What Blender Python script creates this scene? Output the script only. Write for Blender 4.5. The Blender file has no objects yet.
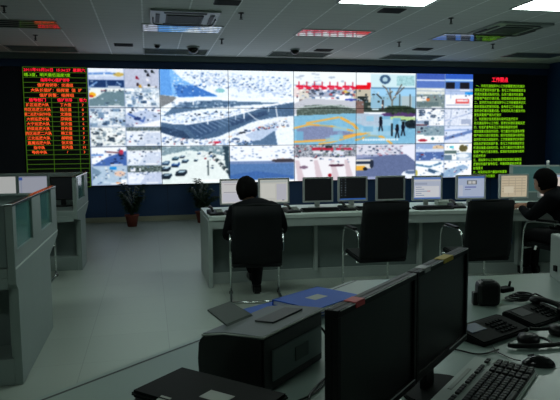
import bpy, bmesh, math, random
import numpy as np
from mathutils import Vector, Matrix
random.seed(7)
RNG = np.random.RandomState(11)
SC = bpy.context.scene
COL = SC.collection
PI = math.pi

# ------------------------------------------------------------------ materials
def srgb(r, g, b):
    f = lambda c: (c/255/12.92) if c/255 <= .04045 else ((c/255+.055)/1.055)**2.4
    return (f(r), f(g), f(b), 1)
MATS = {}
def mat(name, col, rough=.5, metal=0, spec=.5, noise=0, nscale=20, bump=0, emit=None, estr=0, coat=0):
    if name in MATS: return MATS[name]
    m = bpy.data.materials.new(name); m.use_nodes = True
    nt = m.node_tree; b = nt.nodes['Principled BSDF']
    b.inputs['Base Color'].default_value = col
    b.inputs['Roughness'].default_value = rough
    b.inputs['Metallic'].default_value = metal
    b.inputs['Specular IOR Level'].default_value = spec
    b.inputs['Coat Weight'].default_value = coat
    if noise or bump:
        tc = nt.nodes.new('ShaderNodeTexCoord'); n = nt.nodes.new('ShaderNodeTexNoise')
        n.inputs['Scale'].default_value = nscale; n.inputs['Detail'].default_value = 4
        nt.links.new(tc.outputs['Object'], n.inputs['Vector'])
        if noise:
            mx = nt.nodes.new('ShaderNodeMix'); mx.data_type = 'RGBA'
            mx.inputs[6].default_value = [c*(1-noise) for c in col[:3]]+[1]
            mx.inputs[7].default_value = [min(1, c*(1+noise)) for c in col[:3]]+[1]
            nt.links.new(n.outputs['Fac'], mx.inputs[0]); nt.links.new(mx.outputs[2], b.inputs['Base Color'])
        if bump:
            bp = nt.nodes.new('ShaderNodeBump'); bp.inputs['Strength'].default_value = bump; bp.inputs['Distance'].default_value = .002
            nt.links.new(n.outputs['Fac'], bp.inputs['Height']); nt.links.new(bp.outputs[0], b.inputs['Normal'])
    if emit:
        b.inputs['Emission Color'].default_value = emit; b.inputs['Emission Strength'].default_value = estr
    MATS[name] = m
    return m

def attr_screen_mat(name, strength):
    m = bpy.data.materials.new(name); m.use_nodes = True; nt = m.node_tree; b = nt.nodes['Principled BSDF']
    a = nt.nodes.new('ShaderNodeAttribute'); a.attribute_name = 'picture'
    b.inputs['Base Color'].default_value = (.01, .01, .012, 1); b.inputs['Roughness'].default_value = .3
    nt.links.new(a.outputs['Color'], b.inputs['Emission Color']); b.inputs['Emission Strength'].default_value = strength
    return m

def tile_mat(name, col, line, sx, sy, ox, oy, w, rough, vary=.04, planks=0, spec=.5):
    """flat colour with a grid of thin joints in world metres"""
    m = bpy.data.materials.new(name); m.use_nodes = True; nt = m.node_tree; b = nt.nodes['Principled BSDF']
    b.inputs['Roughness'].default_value = rough; b.inputs['Specular IOR Level'].default_value = spec
    tc = nt.nodes.new('ShaderNodeTexCoord'); sp = nt.nodes.new('ShaderNodeSeparateXYZ')
    nt.links.new(tc.outputs['Object'], sp.inputs[0])
    def mth(op, a, bb=None, c=None):
        n = nt.nodes.new('ShaderNodeMath'); n.operation = op
        for i, v in enumerate((a, bb, c)):
            if v is None: continue
            if isinstance(v, (int, float)): n.inputs[i].default_value = v
            else: nt.links.new(v, n.inputs[i])
        return n.outputs[0]
    def line_mask(s, step, off, ww):
        t = mth('DIVIDE', mth('SUBTRACT', s, off), step)
        fr = mth('FRACT', t); d = mth('MINIMUM', fr, mth('SUBTRACT', 1.0, fr))
        return mth('LESS_THAN', mth('MULTIPLY', d, step), ww/2), mth('FLOOR', t)
    lx, ix = line_mask(sp.outputs[0], sx, ox, w); ly, iy = line_mask(sp.outputs[1], sy, oy, w*.7)
    mask = mth('MAXIMUM', lx, ly) if not planks else lx
    cmb = nt.nodes.new('ShaderNodeCombineXYZ'); nt.links.new(ix, cmb.inputs[0]); nt.links.new(iy, cmb.inputs[1])
    wn = nt.nodes.new('ShaderNodeTexWhiteNoise'); nt.links.new(cmb.outputs[0], wn.inputs[0])
    no = nt.nodes.new('ShaderNodeTexNoise'); no.inputs['Scale'].default_value = 2.2; no.inputs['Detail'].default_value = 6
    nt.links.new(tc.outputs['Object'], no.inputs['Vector'])
    f = mth('ADD', mth('MULTIPLY', wn.outputs[0], .5), mth('MULTIPLY', no.outputs[0], .5))
    mx = nt.nodes.new('ShaderNodeMix'); mx.data_type = 'RGBA'
    mx.inputs[6].default_value = [c*(1-vary) for c in col[:3]]+[1]; mx.inputs[7].default_value = [c*(1+vary) for c in col[:3]]+[1]
    nt.links.new(f, mx.inputs[0])
    m2 = nt.nodes.new('ShaderNodeMix'); m2.data_type = 'RGBA'; m2.inputs[7].default_value = line
    nt.links.new(mx.outputs[2], m2.inputs[6]); nt.links.new(mask, m2.inputs[0])
    out = m2.outputs[2]
    if planks:
        lp, ip = line_mask(sp.outputs[1], planks, 0, .012)
        m3 = nt.nodes.new('ShaderNodeMix'); m3.data_type = 'RGBA'
        m3.inputs[7].default_value = [c*.8 for c in col[:3]]+[1]
        nt.links.new(out, m3.inputs[6]); nt.links.new(lp, m3.inputs[0]); out = m3.outputs[2]
    nt.links.new(out, b.inputs['Base Color'])
    return m

def glass_mat(name, col, alpha, rough=.12):
    m = bpy.data.materials.new(name); m.use_nodes = True; nt = m.node_tree
    b = nt.nodes['Principled BSDF']; b.inputs['Base Color'].default_value = col; b.inputs['Roughness'].default_value = rough
    b.inputs['Alpha'].default_value = alpha
    MATS[name] = m
    return m

M_lam   = mat('grey_laminate', srgb(150, 162, 158), .45, noise=.05, nscale=6)
M_lamd  = mat('dark_grey_laminate', srgb(98, 112, 110), .5, noise=.06, nscale=5)
M_white = mat('pale_laminate_top', srgb(185, 198, 192), .35, noise=.04, nscale=5)
M_ws    = mat('workstation_laminate', srgb(122, 136, 132), .45, noise=.05, nscale=6)
M_desk  = mat('desk_laminate', srgb(132, 150, 143), .3, noise=.04, nscale=4)
M_edge  = mat('desk_groove_and_shade', srgb(40, 50, 50), .5)
M_blk   = mat('black_plastic', srgb(12, 15, 15), .4, spec=.35, noise=.15, nscale=60)
M_blkg  = mat('glossy_black_plastic', srgb(6, 8, 8), .18, spec=.4)
M_blkm  = mat('matt_black_plastic', srgb(12, 17, 16), .6, spec=.07, noise=.1, nscale=80)
M_leat  = mat('black_mesh_fabric', srgb(16, 20, 22), .75, spec=.2, noise=.25, nscale=120, bump=.4)
M_chr   = mat('chrome', srgb(205, 210, 210), .15, metal=1)
M_alu   = mat('silver_plastic', srgb(175, 180, 178), .35, metal=.3)
M_jack  = mat('dark_uniform_cloth', srgb(13, 15, 18), .9, spec=.08, noise=.3, nscale=30, bump=.5)
M_trou  = mat('dark_trouser_cloth', srgb(14, 15, 18), .85, spec=.15, noise=.3, nscale=30)
M_skin  = mat('skin', srgb(172, 128, 104), .5)
M_hair  = mat('black_hair', srgb(8, 8, 8), .95, spec=.08, noise=.4, nscale=120, bump=.8)
M_shoe  = mat('black_shoe_leather', srgb(12, 12, 12), .3)
M_blue  = mat('blue_folder_plastic', srgb(12, 80, 175), .5, spec=.2)
M_ptop  = mat('dark_printer_cover', srgb(66, 78, 75), .45, spec=.3)
M_paper = mat('paper', srgb(225, 228, 222), .8)
M_lab   = mat('grey_label', srgb(150, 158, 150), .6)
M_red   = mat('red_sticker', srgb(190, 60, 62), .5)
M_yel   = mat('yellow_tape', srgb(190, 165, 45), .5)
M_sil   = mat('silver_sticker', srgb(150, 152, 150), .4)
M_navy  = mat('navy_wall_panel', srgb(22, 60, 104), .45, noise=.1, nscale=3)
M_navyd = mat('dark_navy_surround', srgb(12, 20, 36), .5, noise=.1, nscale=3)
M_base  = mat('beige_skirting', srgb(150, 150, 130), .5)
M_wall  = mat('plain_wall_paint', srgb(170, 178, 172), .8, noise=.03, nscale=2)
M_bezel = mat('thin_black_bezel', srgb(12, 14, 18), .4)
M_ledb  = mat('led_board_black', srgb(5, 6, 7), .6, noise=.2, nscale=200)
M_pot   = mat('terracotta', srgb(110, 45, 32), .7, noise=.15, nscale=15)
M_leaf  = mat('dark_leaf', srgb(24, 52, 28), .5, noise=.3, nscale=12)
M_soil  = mat('soil', srgb(35, 26, 20), .95, noise=.4, nscale=60)
M_metal_white = mat('white_enamel', srgb(150, 160, 156), .4)
M_mirror= mat('polished_reflector', srgb(200, 205, 205), .06, metal=1)
M_vent  = mat('dark_vent', srgb(35, 40, 42), .6)
M_lamp  = mat('lit_diffuser', srgb(240, 245, 240), .5, emit=(.86, 1, .93, 1), estr=23)
M_ledr  = mat('led_red', srgb(40, 0, 0), .5, emit=(1, .015, .04, 1), estr=2.6)
M_ledo  = mat('led_orange', srgb(40, 10, 0), .5, emit=(1, .10, .02, 1), estr=2.3)
M_ledg  = mat('led_green', srgb(10, 30, 0), .5, emit=(.30, .85, .01, 1), estr=1.35)
M_ledl  = mat('led_green_rule', srgb(10, 30, 0), .5, emit=(.16, .45, .02, 1), estr=.45)
M_keyk  = mat('black_keys', srgb(20, 24, 24), .5)
M_rail  = mat('polished_grey_rail', srgb(110, 120, 118), .12, metal=.7)
M_mblk  = mat('monitor_black', srgb(7, 9, 9), .4, spec=.12)
M_keyt  = mat('grey_keyboard_shell', srgb(168, 180, 174), .45)
M_teal  = glass_mat('frosted_teal_glass', srgb(88, 140, 136), .8)
M_tealo = mat('teal_partition_panel', srgb(92, 132, 134), .35, noise=.05, nscale=3)
M_scr_b = mat('dark_screen', srgb(5, 7, 7), .3, spec=.2)
M_floor = tile_mat('floor_tiles', srgb(146, 157, 148), srgb(126, 135, 128), .6, .6, .11, .05, .005, .42, .06)
M_ceil  = tile_mat('ceiling_panels', srgb(200, 206, 202), srgb(245, 250, 248), .6, .6, -.63, .1, .022, .7, .04, planks=.2, spec=.3)

# ------------------------------------------------------------------ mesh helpers
class MB:
    def __init__(s): s.bm = bmesh.new()
    def _xf(s, vs, M):
        if M is not None:
            for v in vs: v.co = M @ v.co
    def box(s, c, d, rot=None, bevel=0, seg=2, mi=0):
        r = bmesh.ops.create_cube(s.bm, size=1); vs = r['verts']
        for v in vs: v.co = Vector((v.co.x*d[0], v.co.y*d[1], v.co.z*d[2]))
        if bevel:
            es = list({e for v in vs for e in v.link_edges})
            rr = bmesh.ops.bevel(s.bm, geom=es, offset=bevel, segments=seg, affect='EDGES', profile=.6)
            vs = list({v for f in rr['faces'] for v in f.verts} | {v for v in vs if v.is_valid})
        M = Matrix.Translation(c)
        if rot is not None: M = M @ (rot if isinstance(rot, Matrix) else Matrix.Rotation(rot, 4, 'Z'))
        s._xf(vs, M)
        if mi:
            for f in {f for v in vs for f in v.link_faces}: f.material_index = mi
        return vs
    def b2(s, x0, x1, y0, y1, z0, z1, bevel=0, mi=0):
        return s.box(((x0+x1)/2, (y0+y1)/2, (z0+z1)/2), (abs(x1-x0), abs(y1-y0), abs(z1-z0)), bevel=bevel, mi=mi)
    def prism(s, pts, off, M=None, bevel=0, mi=0):
        """closed polygon pts (3D) extruded by vector off"""
        a = [s.bm.verts.new(Vector(p)) for p in pts]; b = [s.bm.verts.new(Vector(p)+Vector(off)) for p in pts]
        n = len(a); fs = [s.bm.faces.new(a), s.bm.faces.new(b[::-1])]
        for i in range(n): fs.append(s.bm.faces.new([a[i], b[i], b[(i+1) % n], a[(i+1) % n]]))
        vs = a+b
        if bevel:
            rr = bmesh.ops.bevel(s.bm, geom=list({e for f in fs for e in f.edges}), offset=bevel, segments=2, affect='EDGES')
            vs = list({v for f in rr['faces'] for v in f.verts} | {v for v in vs if v.is_valid})
        s._xf(vs, M)
        if mi:
            for f in {f for v in vs for f in v.link_faces}: f.material_index = mi
        return vs
    def tube(s, pts, r, n=8, close=False, mi=0):
        pts = [Vector(p) for p in pts]; rs = r if isinstance(r, (list, tuple)) else [r]*len(pts)
        rings = []; up = None
        for i, p in enumerate(pts):
            if close: t = pts[(i+1) % len(pts)]-pts[i-1]
            else: t = pts[min(i+1, len(pts)-1)]-pts[max(i-1, 0)]
            t.normalize()
            if up is None:
                up = Vector((0, 0, 1)) if abs(t.z) < .9 else Vector((1, 0, 0))
            a = t.cross(up); 
            if a.length < 1e-5: a = t.orthogonal()
            a.normalize(); b = a.cross(t).normalized(); up = b
            rings.append([s.bm.verts.new(p+(a*math.cos(2*PI*k/n)+b*math.sin(2*PI*k/n))*rs[i]) for k in range(n)])
        m = len(rings)
        for i in range(m if close else m-1):
            A, B = rings[i], rings[(i+1) % m]
            for k in range(n):
                f = s.bm.faces.new([A[k], B[k], B[(k+1) % n], A[(k+1) % n]]); f.material_index = mi; f.smooth = True
        if not close:
            s.bm.faces.new(rings[0]).material_index = mi; s.bm.faces.new(rings[-1][::-1]).material_index = mi
        return [v for R_ in rings for v in R_]
    def lathe(s, prof, c=(0, 0, 0), n=24, M=None, mi=0):
        rings = []
        for (r, z) in prof:
            rings.append([s.bm.verts.new((c[0]+r*math.cos(2*PI*k/n), c[1]+r*math.sin(2*PI*k/n), c[2]+z)) for k in range(n)])
        for i in range(len(rings)-1):
            for k in range(n):
                f = s.bm.faces.new([rings[i][k], rings[i][(k+1) % n], rings[i+1][(k+1) % n], rings[i+1][k]]); f.smooth = True; f.material_index = mi
        s.bm.faces.new(rings[0][::-1]); s.bm.faces.new(rings[-1])
        vs = [v for R_ in rings for v in R_]; s._xf(vs, M); return vs
    def ball(s, c, r, sub=3, mi=0):
        rr = bmesh.ops.create_icosphere(s.bm, subdivisions=sub, radius=1)
        d = r if isinstance(r, (list, tuple)) else (r, r, r)
        for v in rr['verts']: v.co = Vector((v.co.x*d[0]+c[0], v.co.y*d[1]+c[1], v.co.z*d[2]+c[2]))
        for f in {f for v in rr['verts'] for f in v.link_faces}: f.smooth = True; f.material_index = mi
        return rr['verts']
    def build(s, name, m, parent=None, label=None):
        me = bpy.data.meshes.new(name)
        bmesh.ops.recalc_face_normals(s.bm, faces=s.bm.faces); s.bm.to_mesh(me); s.bm.free()
        for k in (m if isinstance(m, list) else [m]): me.materials.append(k)
        o = bpy.data.objects.new(name, me); COL.objects.link(o)
        if parent: o.parent = parent
        if label: o['label'] = label
        return o

def arc(p, n=8):
    """smooth a polyline (Chaikin)"""
    p = [Vector(q) for q in p]
    for _ in range(3):
        q = [p[0]]
        for i in range(len(p)-1):
            q += [p[i]*.75+p[i+1]*.25, p[i]*.25+p[i+1]*.75]
        q.append(p[-1]); p = q
    return p
def thing(name, label, cat, loc=(0, 0, 0), rz=0, group=None):
    o = bpy.data.objects.new(name, None); COL.objects.link(o); o.empty_display_size = .1
    o.location = loc; o.rotation_euler = (0, 0, rz); tag(o, label, cat, group); return o
def tag(o, label, cat, group=None, kind=None):
    o['label'] = label; o['category'] = cat
    if group: o['group'] = group
    if kind: o['kind'] = kind
    return o
def struct(o): o['kind'] = 'structure'; return o
def kids(o): return [c for c in COL.objects if c.parent == o]
def dup(root, loc, rz=None, label=None, group=None):
    def cp(o, par):
        c = o.copy(); COL.objects.link(c); c.parent = par
        for k in kids(o): cp(k, c)
        return c
    ch = kids(root); r = root.copy(); COL.objects.link(r)
    for c in ch: cp(c, r)
    r.location = loc
    if rz is not None: r.rotation_euler = (0, 0, rz)
    if label: r['label'] = label
    if group: r['group'] = group
    return r

# ------------------------------------------------------------------ room shell
HC = 3.257; DW = 12.24
XL, XR, YB = -6.5, 8.9, -4.5
b = MB(); b.b2(XL-.2, XR+.2, YB-.2, DW+.4, -.1, 0); struct(b.build('floor', M_floor))
b = MB(); b.b2(XL-.2, XR+.2, YB-.2, DW+.4, HC, HC+.1); struct(b.build('ceiling', M_ceil))
b = MB(); b.b2(XL-.2, XR+.2, DW+.02, DW+.2, 0, HC); struct(b.build('wall_back', M_navy))
b = MB(); b.b2(XL-.2, XL, YB-.2, DW+.4, 0, HC); struct(b.build('wall_left', M_wall))
b = MB(); b.b2(XR, XR+.2, YB-.2, DW+.4, 0, HC); struct(b.build('wall_right', M_navy))
b = MB(); b.b2(XL-.2, XR+.2, YB-.2, YB, 0, HC); struct(b.build('wall_front', M_wall))
b = MB(); b.b2(XL, XR, DW-.005, DW+.02, 0, .1, bevel=.003); struct(b.build('baseboard_back', M_base))
b = MB(); b.b2(XR-.015, XR, YB, DW-.01, 0, .1, bevel=.003); struct(b.build('baseboard_right', M_base))
# dark surround that carries the screens, and the thin vertical joints of the navy panels below them
b = MB(); b.b2(XL, XR-.02, DW-.05, DW+.02, 3.005, HC-.11); struct(b.build('trim_1', M_navy))
b = MB(); b.b2(XL, -2.3, DW-.05, DW+.02, .72, 3.0); struct(b.build('trim_2', M_navyd))
b = MB(); b.b2(8.36, XR-.02, DW-.05, DW+.02, .72, 3.0); struct(b.build('trim_3', M_navyd))
b = MB(); b.b2(XL, XR-.02, DW-.12, DW+.02, HC-.11, HC); struct(b.build('trim_4', M_lamd))
b = MB()
for i in range(-4, 8): b.b2(.35+i*1.2-.004, .35+i*1.2+.004, DW+.012, DW+.02, .1, .72)
struct(b.build('trim_5', M_navyd))

# ------------------------------------------------------------------ pictures on the video wall
CW, CH = 96, 54
class Pic:
    """tiny raster used for what the screens display (sRGB 0..255)"""
    def __init__(s, w, h, bg=(255, 255, 255)):
        s.w, s.h = w, h; s.a = np.zeros((h, w, 3)); s.a[:] = bg
        s.Y, s.X = np.mgrid[0:h, 0:w]; s.X = (s.X+.5)/w; s.Y = (s.Y+.5)/h
    def put(s, m, c, al=1.0):
        m = np.clip(m.astype(float)*al, 0, 1)[..., None]; s.a = s.a*(1-m)+np.array(c, float)*m
    def rect(s, x0, y0, x1, y1, c, al=1.0): s.put((s.X >= x0) & (s.X < x1) & (s.Y >= y0) & (s.Y < y1), c, al)
    def ell(s, x, y, rx, ry, c, al=1.0): s.put(((s.X-x)/rx)**2+((s.Y-y)/ry)**2 < 1, c, al)
    def poly(s, pts, c, al=1.0):
        m = np.zeros(s.X.shape, bool); n = len(pts)
        for i in range(n):
            (x0, y0), (x1, y1) = pts[i], pts[(i+1) % n]
            if y0 == y1: continue
            m ^= ((y0 > s.Y) != (y1 > s.Y)) & (s.X < (x1-x0)*(s.Y-y0)/(y1-y0)+x0)
        s.put(m, c, al)
    def line(s, pts, wd, c, al=1.0):
        asp = s.w/s.h; d = np.full(s.X.shape, 9.)
        for (x0, y0), (x1, y1) in zip(pts[:-1], pts[1:]):
            ax, ay, bx, by = x0*asp, y0, x1*asp, y1; px, py = s.X*asp, s.Y
            L = (bx-ax)**2+(by-ay)**2+1e-9; t = np.clip(((px-ax)*(bx-ax)+(py-ay)*(by-ay))/L, 0, 1)
            d = np.minimum(d, np.hypot(px-ax-t*(bx-ax), py-ay-t*(by-ay)))
        s.put(np.clip((wd-d)*s.h+.5, 0, 1), c, al)
    def noise(s, x0, y0, x1, y1, amp, n=1):
        m = ((s.X >= x0) & (s.X < x1) & (s.Y >= y0) & (s.Y < y1))[..., None]
        g = RNG.randn((s.h+n-1)//n, (s.w+n-1)//n, 1).repeat(n, 0).repeat(n, 1)[:s.h, :s.w]
        s.a = np.clip(s.a+m*g*amp, 0, 255)
    def clutter(s, n, x0, y0, x1, y1, pal, a=.01, b=.05):
        for _ in range(n):
            x = RNG.uniform(x0, x1); y = RNG.uniform(y0, y1); w = RNG.uniform(a, b); h = RNG.uniform(a, b)*1.2
            s.rect(max(x0, x-w/2), max(y0, y-h/2), min(x1, x+w/2), min(y1, y+h/2), pal[RNG.randint(len(pal))], RNG.uniform(.4, 1))
    def lane(s, x0, y0, x1, y1, n, sz, pal, bow=0):
        for i in range(n):
            t = (i+RNG.uniform(-.35, .35))/n; x = x0+(x1-x0)*t; y = y0+(y1-y0)*t+bow*math.sin(PI*t)+RNG.uniform(-.006, .006); k = RNG.uniform(.7, 1.25)
            c = pal[RNG.randint(len(pal))]; s.ell(x, y, sz*k, sz*k*s.w/s.h*.42, c, .9); s.ell(x-sz*.2, y-sz*.35*s.w/s.h*.4, sz*k*.5, sz*k*s.w/s.h*.18, (250, 253, 255), .8)
    def cars(s, n, x0, y0, x1, y1, cols, sz=.02, slope=0, al=.9):
        for _ in range(n):
            x = RNG.uniform(x0, x1); y = RNG.uniform(y0, y1)+slope*(x-x0); k = RNG.uniform(.5, 1.2)
            s.ell(x, y, sz*k, sz*.75*k*s.w/s.h*.5, cols[RNG.randint(len(cols))], al)
DK = [(40, 55, 80), (70, 90, 120), (30, 40, 55), (110, 130, 160), (90, 120, 170), (150, 70, 80)]
LT = [(255, 255, 255), (210, 225, 245), (180, 205, 235), (140, 170, 210)]

def small_feed(k):
    p = Pic(48, 27, (222, 230, 240))
    if k == 'bluestation':
        p.rect(0, 0, 1, .3, (235, 240, 250)); p.line([(0, .28), (.6, .24), (1, .3)], .05, (120, 160, 215)); p.ell(.85, .3, .15, .1, (210, 190, 120))
        p.rect(0, .42, 1, .6, (205, 215, 235)); p.rect(0, .6, 1, 1, (45, 80, 130)); p.line([(0, 1), (.25, .7)], .04, (150, 185, 225)); p.rect(.5, .62, .53, 1, (190, 205, 225)); p.cars(8, .6, .65, .95, .95, LT, .04)
    elif k == 'people':
        p.a[:] = (200, 206, 222); p.noise(0, 0, 1, 1, 6)
        for (x, y, c) in ((.68, .3, (30, 30, 40)), (.62, .1, (40, 50, 60)), (.8, .12, (20, 30, 30)), (.36, .45, (150, 30, 60)), (.38, .8, (70, 50, 60)), (.45, .9, (215, 170, 70)), (.7, .85, (30, 40, 40)), (.66, .55, (235, 235, 240)), (.88, .95, (60, 50, 50))):
            p.ell(x, y, .035, .08, c); p.line([(x, y), (x+.06, y+.07)], .022, c, .8)
    elif k == 'greyroad':
        p.a[:] = (130, 155, 165); p.poly([(0, 0), (1, 0), (1, .12), (.45, .2), (.2, .5), (0, .6)], (235, 240, 240)); p.ell(.1, .35, .11, .12, (235, 190, 60)); p.rect(0, .93, 1, 1, (225, 230, 235)); p.rect(.7, .8, .85, .85, (220, 225, 230)); p.ell(.08, .42, .06, .06, (205, 80, 60))
        p.cars(14, .35, .08, 1, .22, DK, .03)
    elif k == 'busy':
        p.a[:] = (215, 226, 236); p.noise(0, 0, 1, 1, 22); p.clutter(24, 0, .05, 1, .95, [(120, 150, 178), (160, 182, 205), (90, 118, 150), (250, 252, 255)], .06, .25); p.cars(30, 0, .1, 1, .95, DK+LT+[(100, 120, 130)]*3, .035)
    elif k == 'busydark':
        p.a[:] = (235, 240, 240); p.clutter(26, 0, .05, 1, .95, [(60, 78, 95), (200, 212, 220), (120, 140, 155), (250, 252, 255)], .05, .2); p.cars(50, 0, 0, 1, 1, [(30, 40, 50), (60, 70, 80), (120, 140, 150)], .035); p.noise(0, 0, 1, 1, 14)
    elif k == 'plaza':
        p.a[:] = (240, 244, 250); p.poly([(0, .35), (.6, .1), (1, .3), (1, .6), (.45, .85), (0, .8)], (200, 212, 232)); p.line([(.1, .3), (.5, .7), (.55, .5)], .05, (100, 130, 190)); p.ell(.35, .55, .1, .09, (60, 85, 140)); p.cars(16, 0, 0, 1, .3, DK, .04); p.cars(8, 0, .3, 1, 1, DK, .03); p.ell(.1, .9, .15, .1, (150, 165, 190))
    elif k == 'bluecars':
        p.a[:] = (240, 244, 250); p.poly([(0, 1), (.5, .5), (1, .2), (1, 1)], (95, 130, 190)); p.cars(10, .5, .4, 1, 1, [(35, 50, 90), (60, 85, 140)], .07); p.rect(0, .36, .35, .44, (110, 155, 215)); p.ell(.85, .28, .07, .14, (200, 80, 110)); p.line([(.45, .25), (.8, .3)], .03, (120, 80, 90)); p.cars(6, 0, .5, .4, .95, DK, .03)
    elif k == 'cross':
        p.a[:] = (190, 208, 224); p.poly([(0, 0), (.3, .3), (0, .8)], (140, 165, 185)); p.rect(.52, .02, .7, .18, (50, 160, 225)); p.line([(.4, 0), (.5, .6)], .03, (230, 235, 235)); p.ell(.8, .4, .16, .14, (230, 205, 190)); p.rect(.68, .86, .82, .97, (225, 130, 60)); p.cars(25, 0, .1, 1, .9, DK+LT, .03); p.rect(.83, .72, 1, 1, (245, 248, 250))
    elif k == 'road2':
        p.a[:] = (232, 238, 246); p.rect(0, 0, 1, .2, (120, 135, 140)); p.noise(0, 0, 1, .25, 25); p.cars(16, 0, .25, 1, .95, DK, .035); p.poly([(.3, 1), (.6, .3), (1, .3), (1, 1)], (205, 215, 232), .7)
    elif k == 'treesroad':
        p.a[:] = (205, 214, 232); p.rect(0, 0, 1, .35, (110, 125, 125)); p.noise(0, 0, 1, .4, 40); p.rect(.1, .12, .24, .3, (235, 238, 245)); p.rect(.35, .1, .4, .3, (235, 238, 245)); p.poly([(0, .45), (.6, .3), (.35, 1), (0, 1)], (230, 236, 246)); p.rect(.08, .62, .28, .68, (255, 255, 255)); p.cars(6, .3, .35, .7, .5, DK, .04)
    elif k == 'skyblue':
        p.a[:] = (90, 120, 195); p.rect(0, .32, 1, .42, (225, 235, 250)); p.rect(0, .42, 1, .8, (115, 145, 205)); p.rect(0, .82, 1, 1, (225, 230, 225))
    elif k == 'yard':
        p.a[:] = (150, 165, 165); p.rect(0, 0, 1, .2, (225, 230, 225)); p.poly([(0, .35), (.4, .3), (.45, .55), (0, .6)], (240, 240, 235)); p.ell(.42, .48, .06, .1, (215, 140, 90)); p.cars(20, 0, .2, 1, .5, DK+LT, .035); p.rect(0, .62, .8, .85, (125, 145, 148))
    elif k == 'carpark':
        p.a[:] = (235, 240, 245); p.clutter(24, 0, 0, 1, 1, [(70, 90, 115), (150, 170, 195), (250, 252, 255)], .06, .2); p.cars(30, 0, 0, 1, 1, [(60, 75, 100), (100, 125, 160), (240, 244, 250)], .06); p.noise(0, 0, 1, 1, 10); p.rect(.0, .9, .4, 1, (120, 80, 90))
    elif k == 'glasscars':
        p.a[:] = (75, 120, 205); p.rect(0, .28, 1, .42, (200, 225, 245)); p.rect(0, .42, 1, .85, (95, 140, 205)); p.rect(.04, .5, .36, .85, (50, 50, 60)); p.rect(.55, .5, .88, .85, (50, 50, 60)); p.rect(0, .85, 1, 1, (190, 205, 235))
    elif k == 'banner':
        p.a[:] = (242, 244, 250); p.rect(0, 0, 1, .2, (190, 205, 232)); p.rect(.72, .02, 1, .2, (50, 165, 235)); p.rect(.4, .45, .88, .72, (225, 120, 120)); p.rect(.44, .5, .84, .58, (250, 235, 235)); p.rect(.06, .78, .9, .82, (150, 160, 180)); p.rect(.2, 0, .22, .4, (160, 180, 210))
    elif k == 'white':
        p.a[:] = (226, 232, 244); p.noise(0, 0, 1, 1, 9); p.line([(.2, 1), (.25, 0)], .02, (160, 175, 200)); p.line([(0, .7), (1, .2)], .02, (170, 185, 215)); p.rect(.6, .6, .95, .95, (185, 195, 215))
    elif k == 'redcar':
        p.a[:] = (160, 180, 190); p.rect(0, .55, 1, 1, (245, 248, 250)); p.rect(.0, .5, .3, .8, (245, 250, 250)); p.cars(18, 0, 0, 1, .5, DK+[(120, 150, 165)]*4, .05); p.ell(.25, .82, .16, .07, (185, 70, 90)); p.ell(.6, .72, .06, .08, (110, 150, 160))
    elif k == 'fence':
        p.a[:] = (222, 230, 246); p.line([(0, .75), (1, .3)], .09, (130, 155, 200)); p.line([(0, .25), (.9, .2)], .03, (150, 175, 215)); p.cars(10, 0, .55, 1, .8, DK, .03, -.3)
    elif k == 'streetblue':
        p.a[:] = (170, 190, 222); p.ell(.8, .25, .2, .18, (225, 205, 180)); p.rect(0, .3, 1, .5, (215, 225, 240)); p.rect(0, .5, 1, 1, (110, 135, 185)); p.cars(16, 0, .5, 1, 1, LT+DK, .05)
    elif k == 'tree':
        p.a[:] = (248, 250, 250); p.ell(.7, .28, .15, .22, (125, 120, 85)); p.ell(.28, .2, .08, .07, (90, 215, 225)); p.rect(0, .4, .45, .6, (120, 140, 140)); p.rect(.45, .55, 1, 1, (175, 195, 215)); p.ell(.68, .72, .22, .13, (235, 240, 245)); p.rect(0, .65, .3, 1, (130, 155, 175))
    elif k == 'snow':
        p.a[:] = (244, 248, 252); p.line([(0, .2), (.5, .35), (.9, .15)], .05, (110, 150, 180)); p.line([(.5, .55), (1, .85)], .1, (90, 120, 150)); p.ell(.8, .75, .12, .1, (235, 240, 245)); p.ell(.03, .7, .05, .2, (200, 195, 110))
    elif k == 'snow2':
        p.a[:] = (246, 249, 252); p.poly([(0, .6), (.7, .25), (.9, .4), (.3, 1), (0, 1)], (165, 190, 215)); p.cars(18, 0, .5, .9, .9, DK+LT, .04, -.3)
    p.noise(0, 0, 1, 1, 5)
    p.clutter(26, 0, 0, 1, .94, [(60, 78, 105), (110, 135, 165), (245, 250, 255), (250, 252, 255), (170, 190, 215)], .015, .07) if k not in ('people', 'skyblue', 'glasscars') else None
    p.rect(.0, 0, .012, 1, (160, 175, 200)); p.rect(0, .97, 1, 1, (170, 185, 205))
    p.rect(.55, .9, .9, .95, (250, 250, 250), .8)
    return p.a

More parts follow.
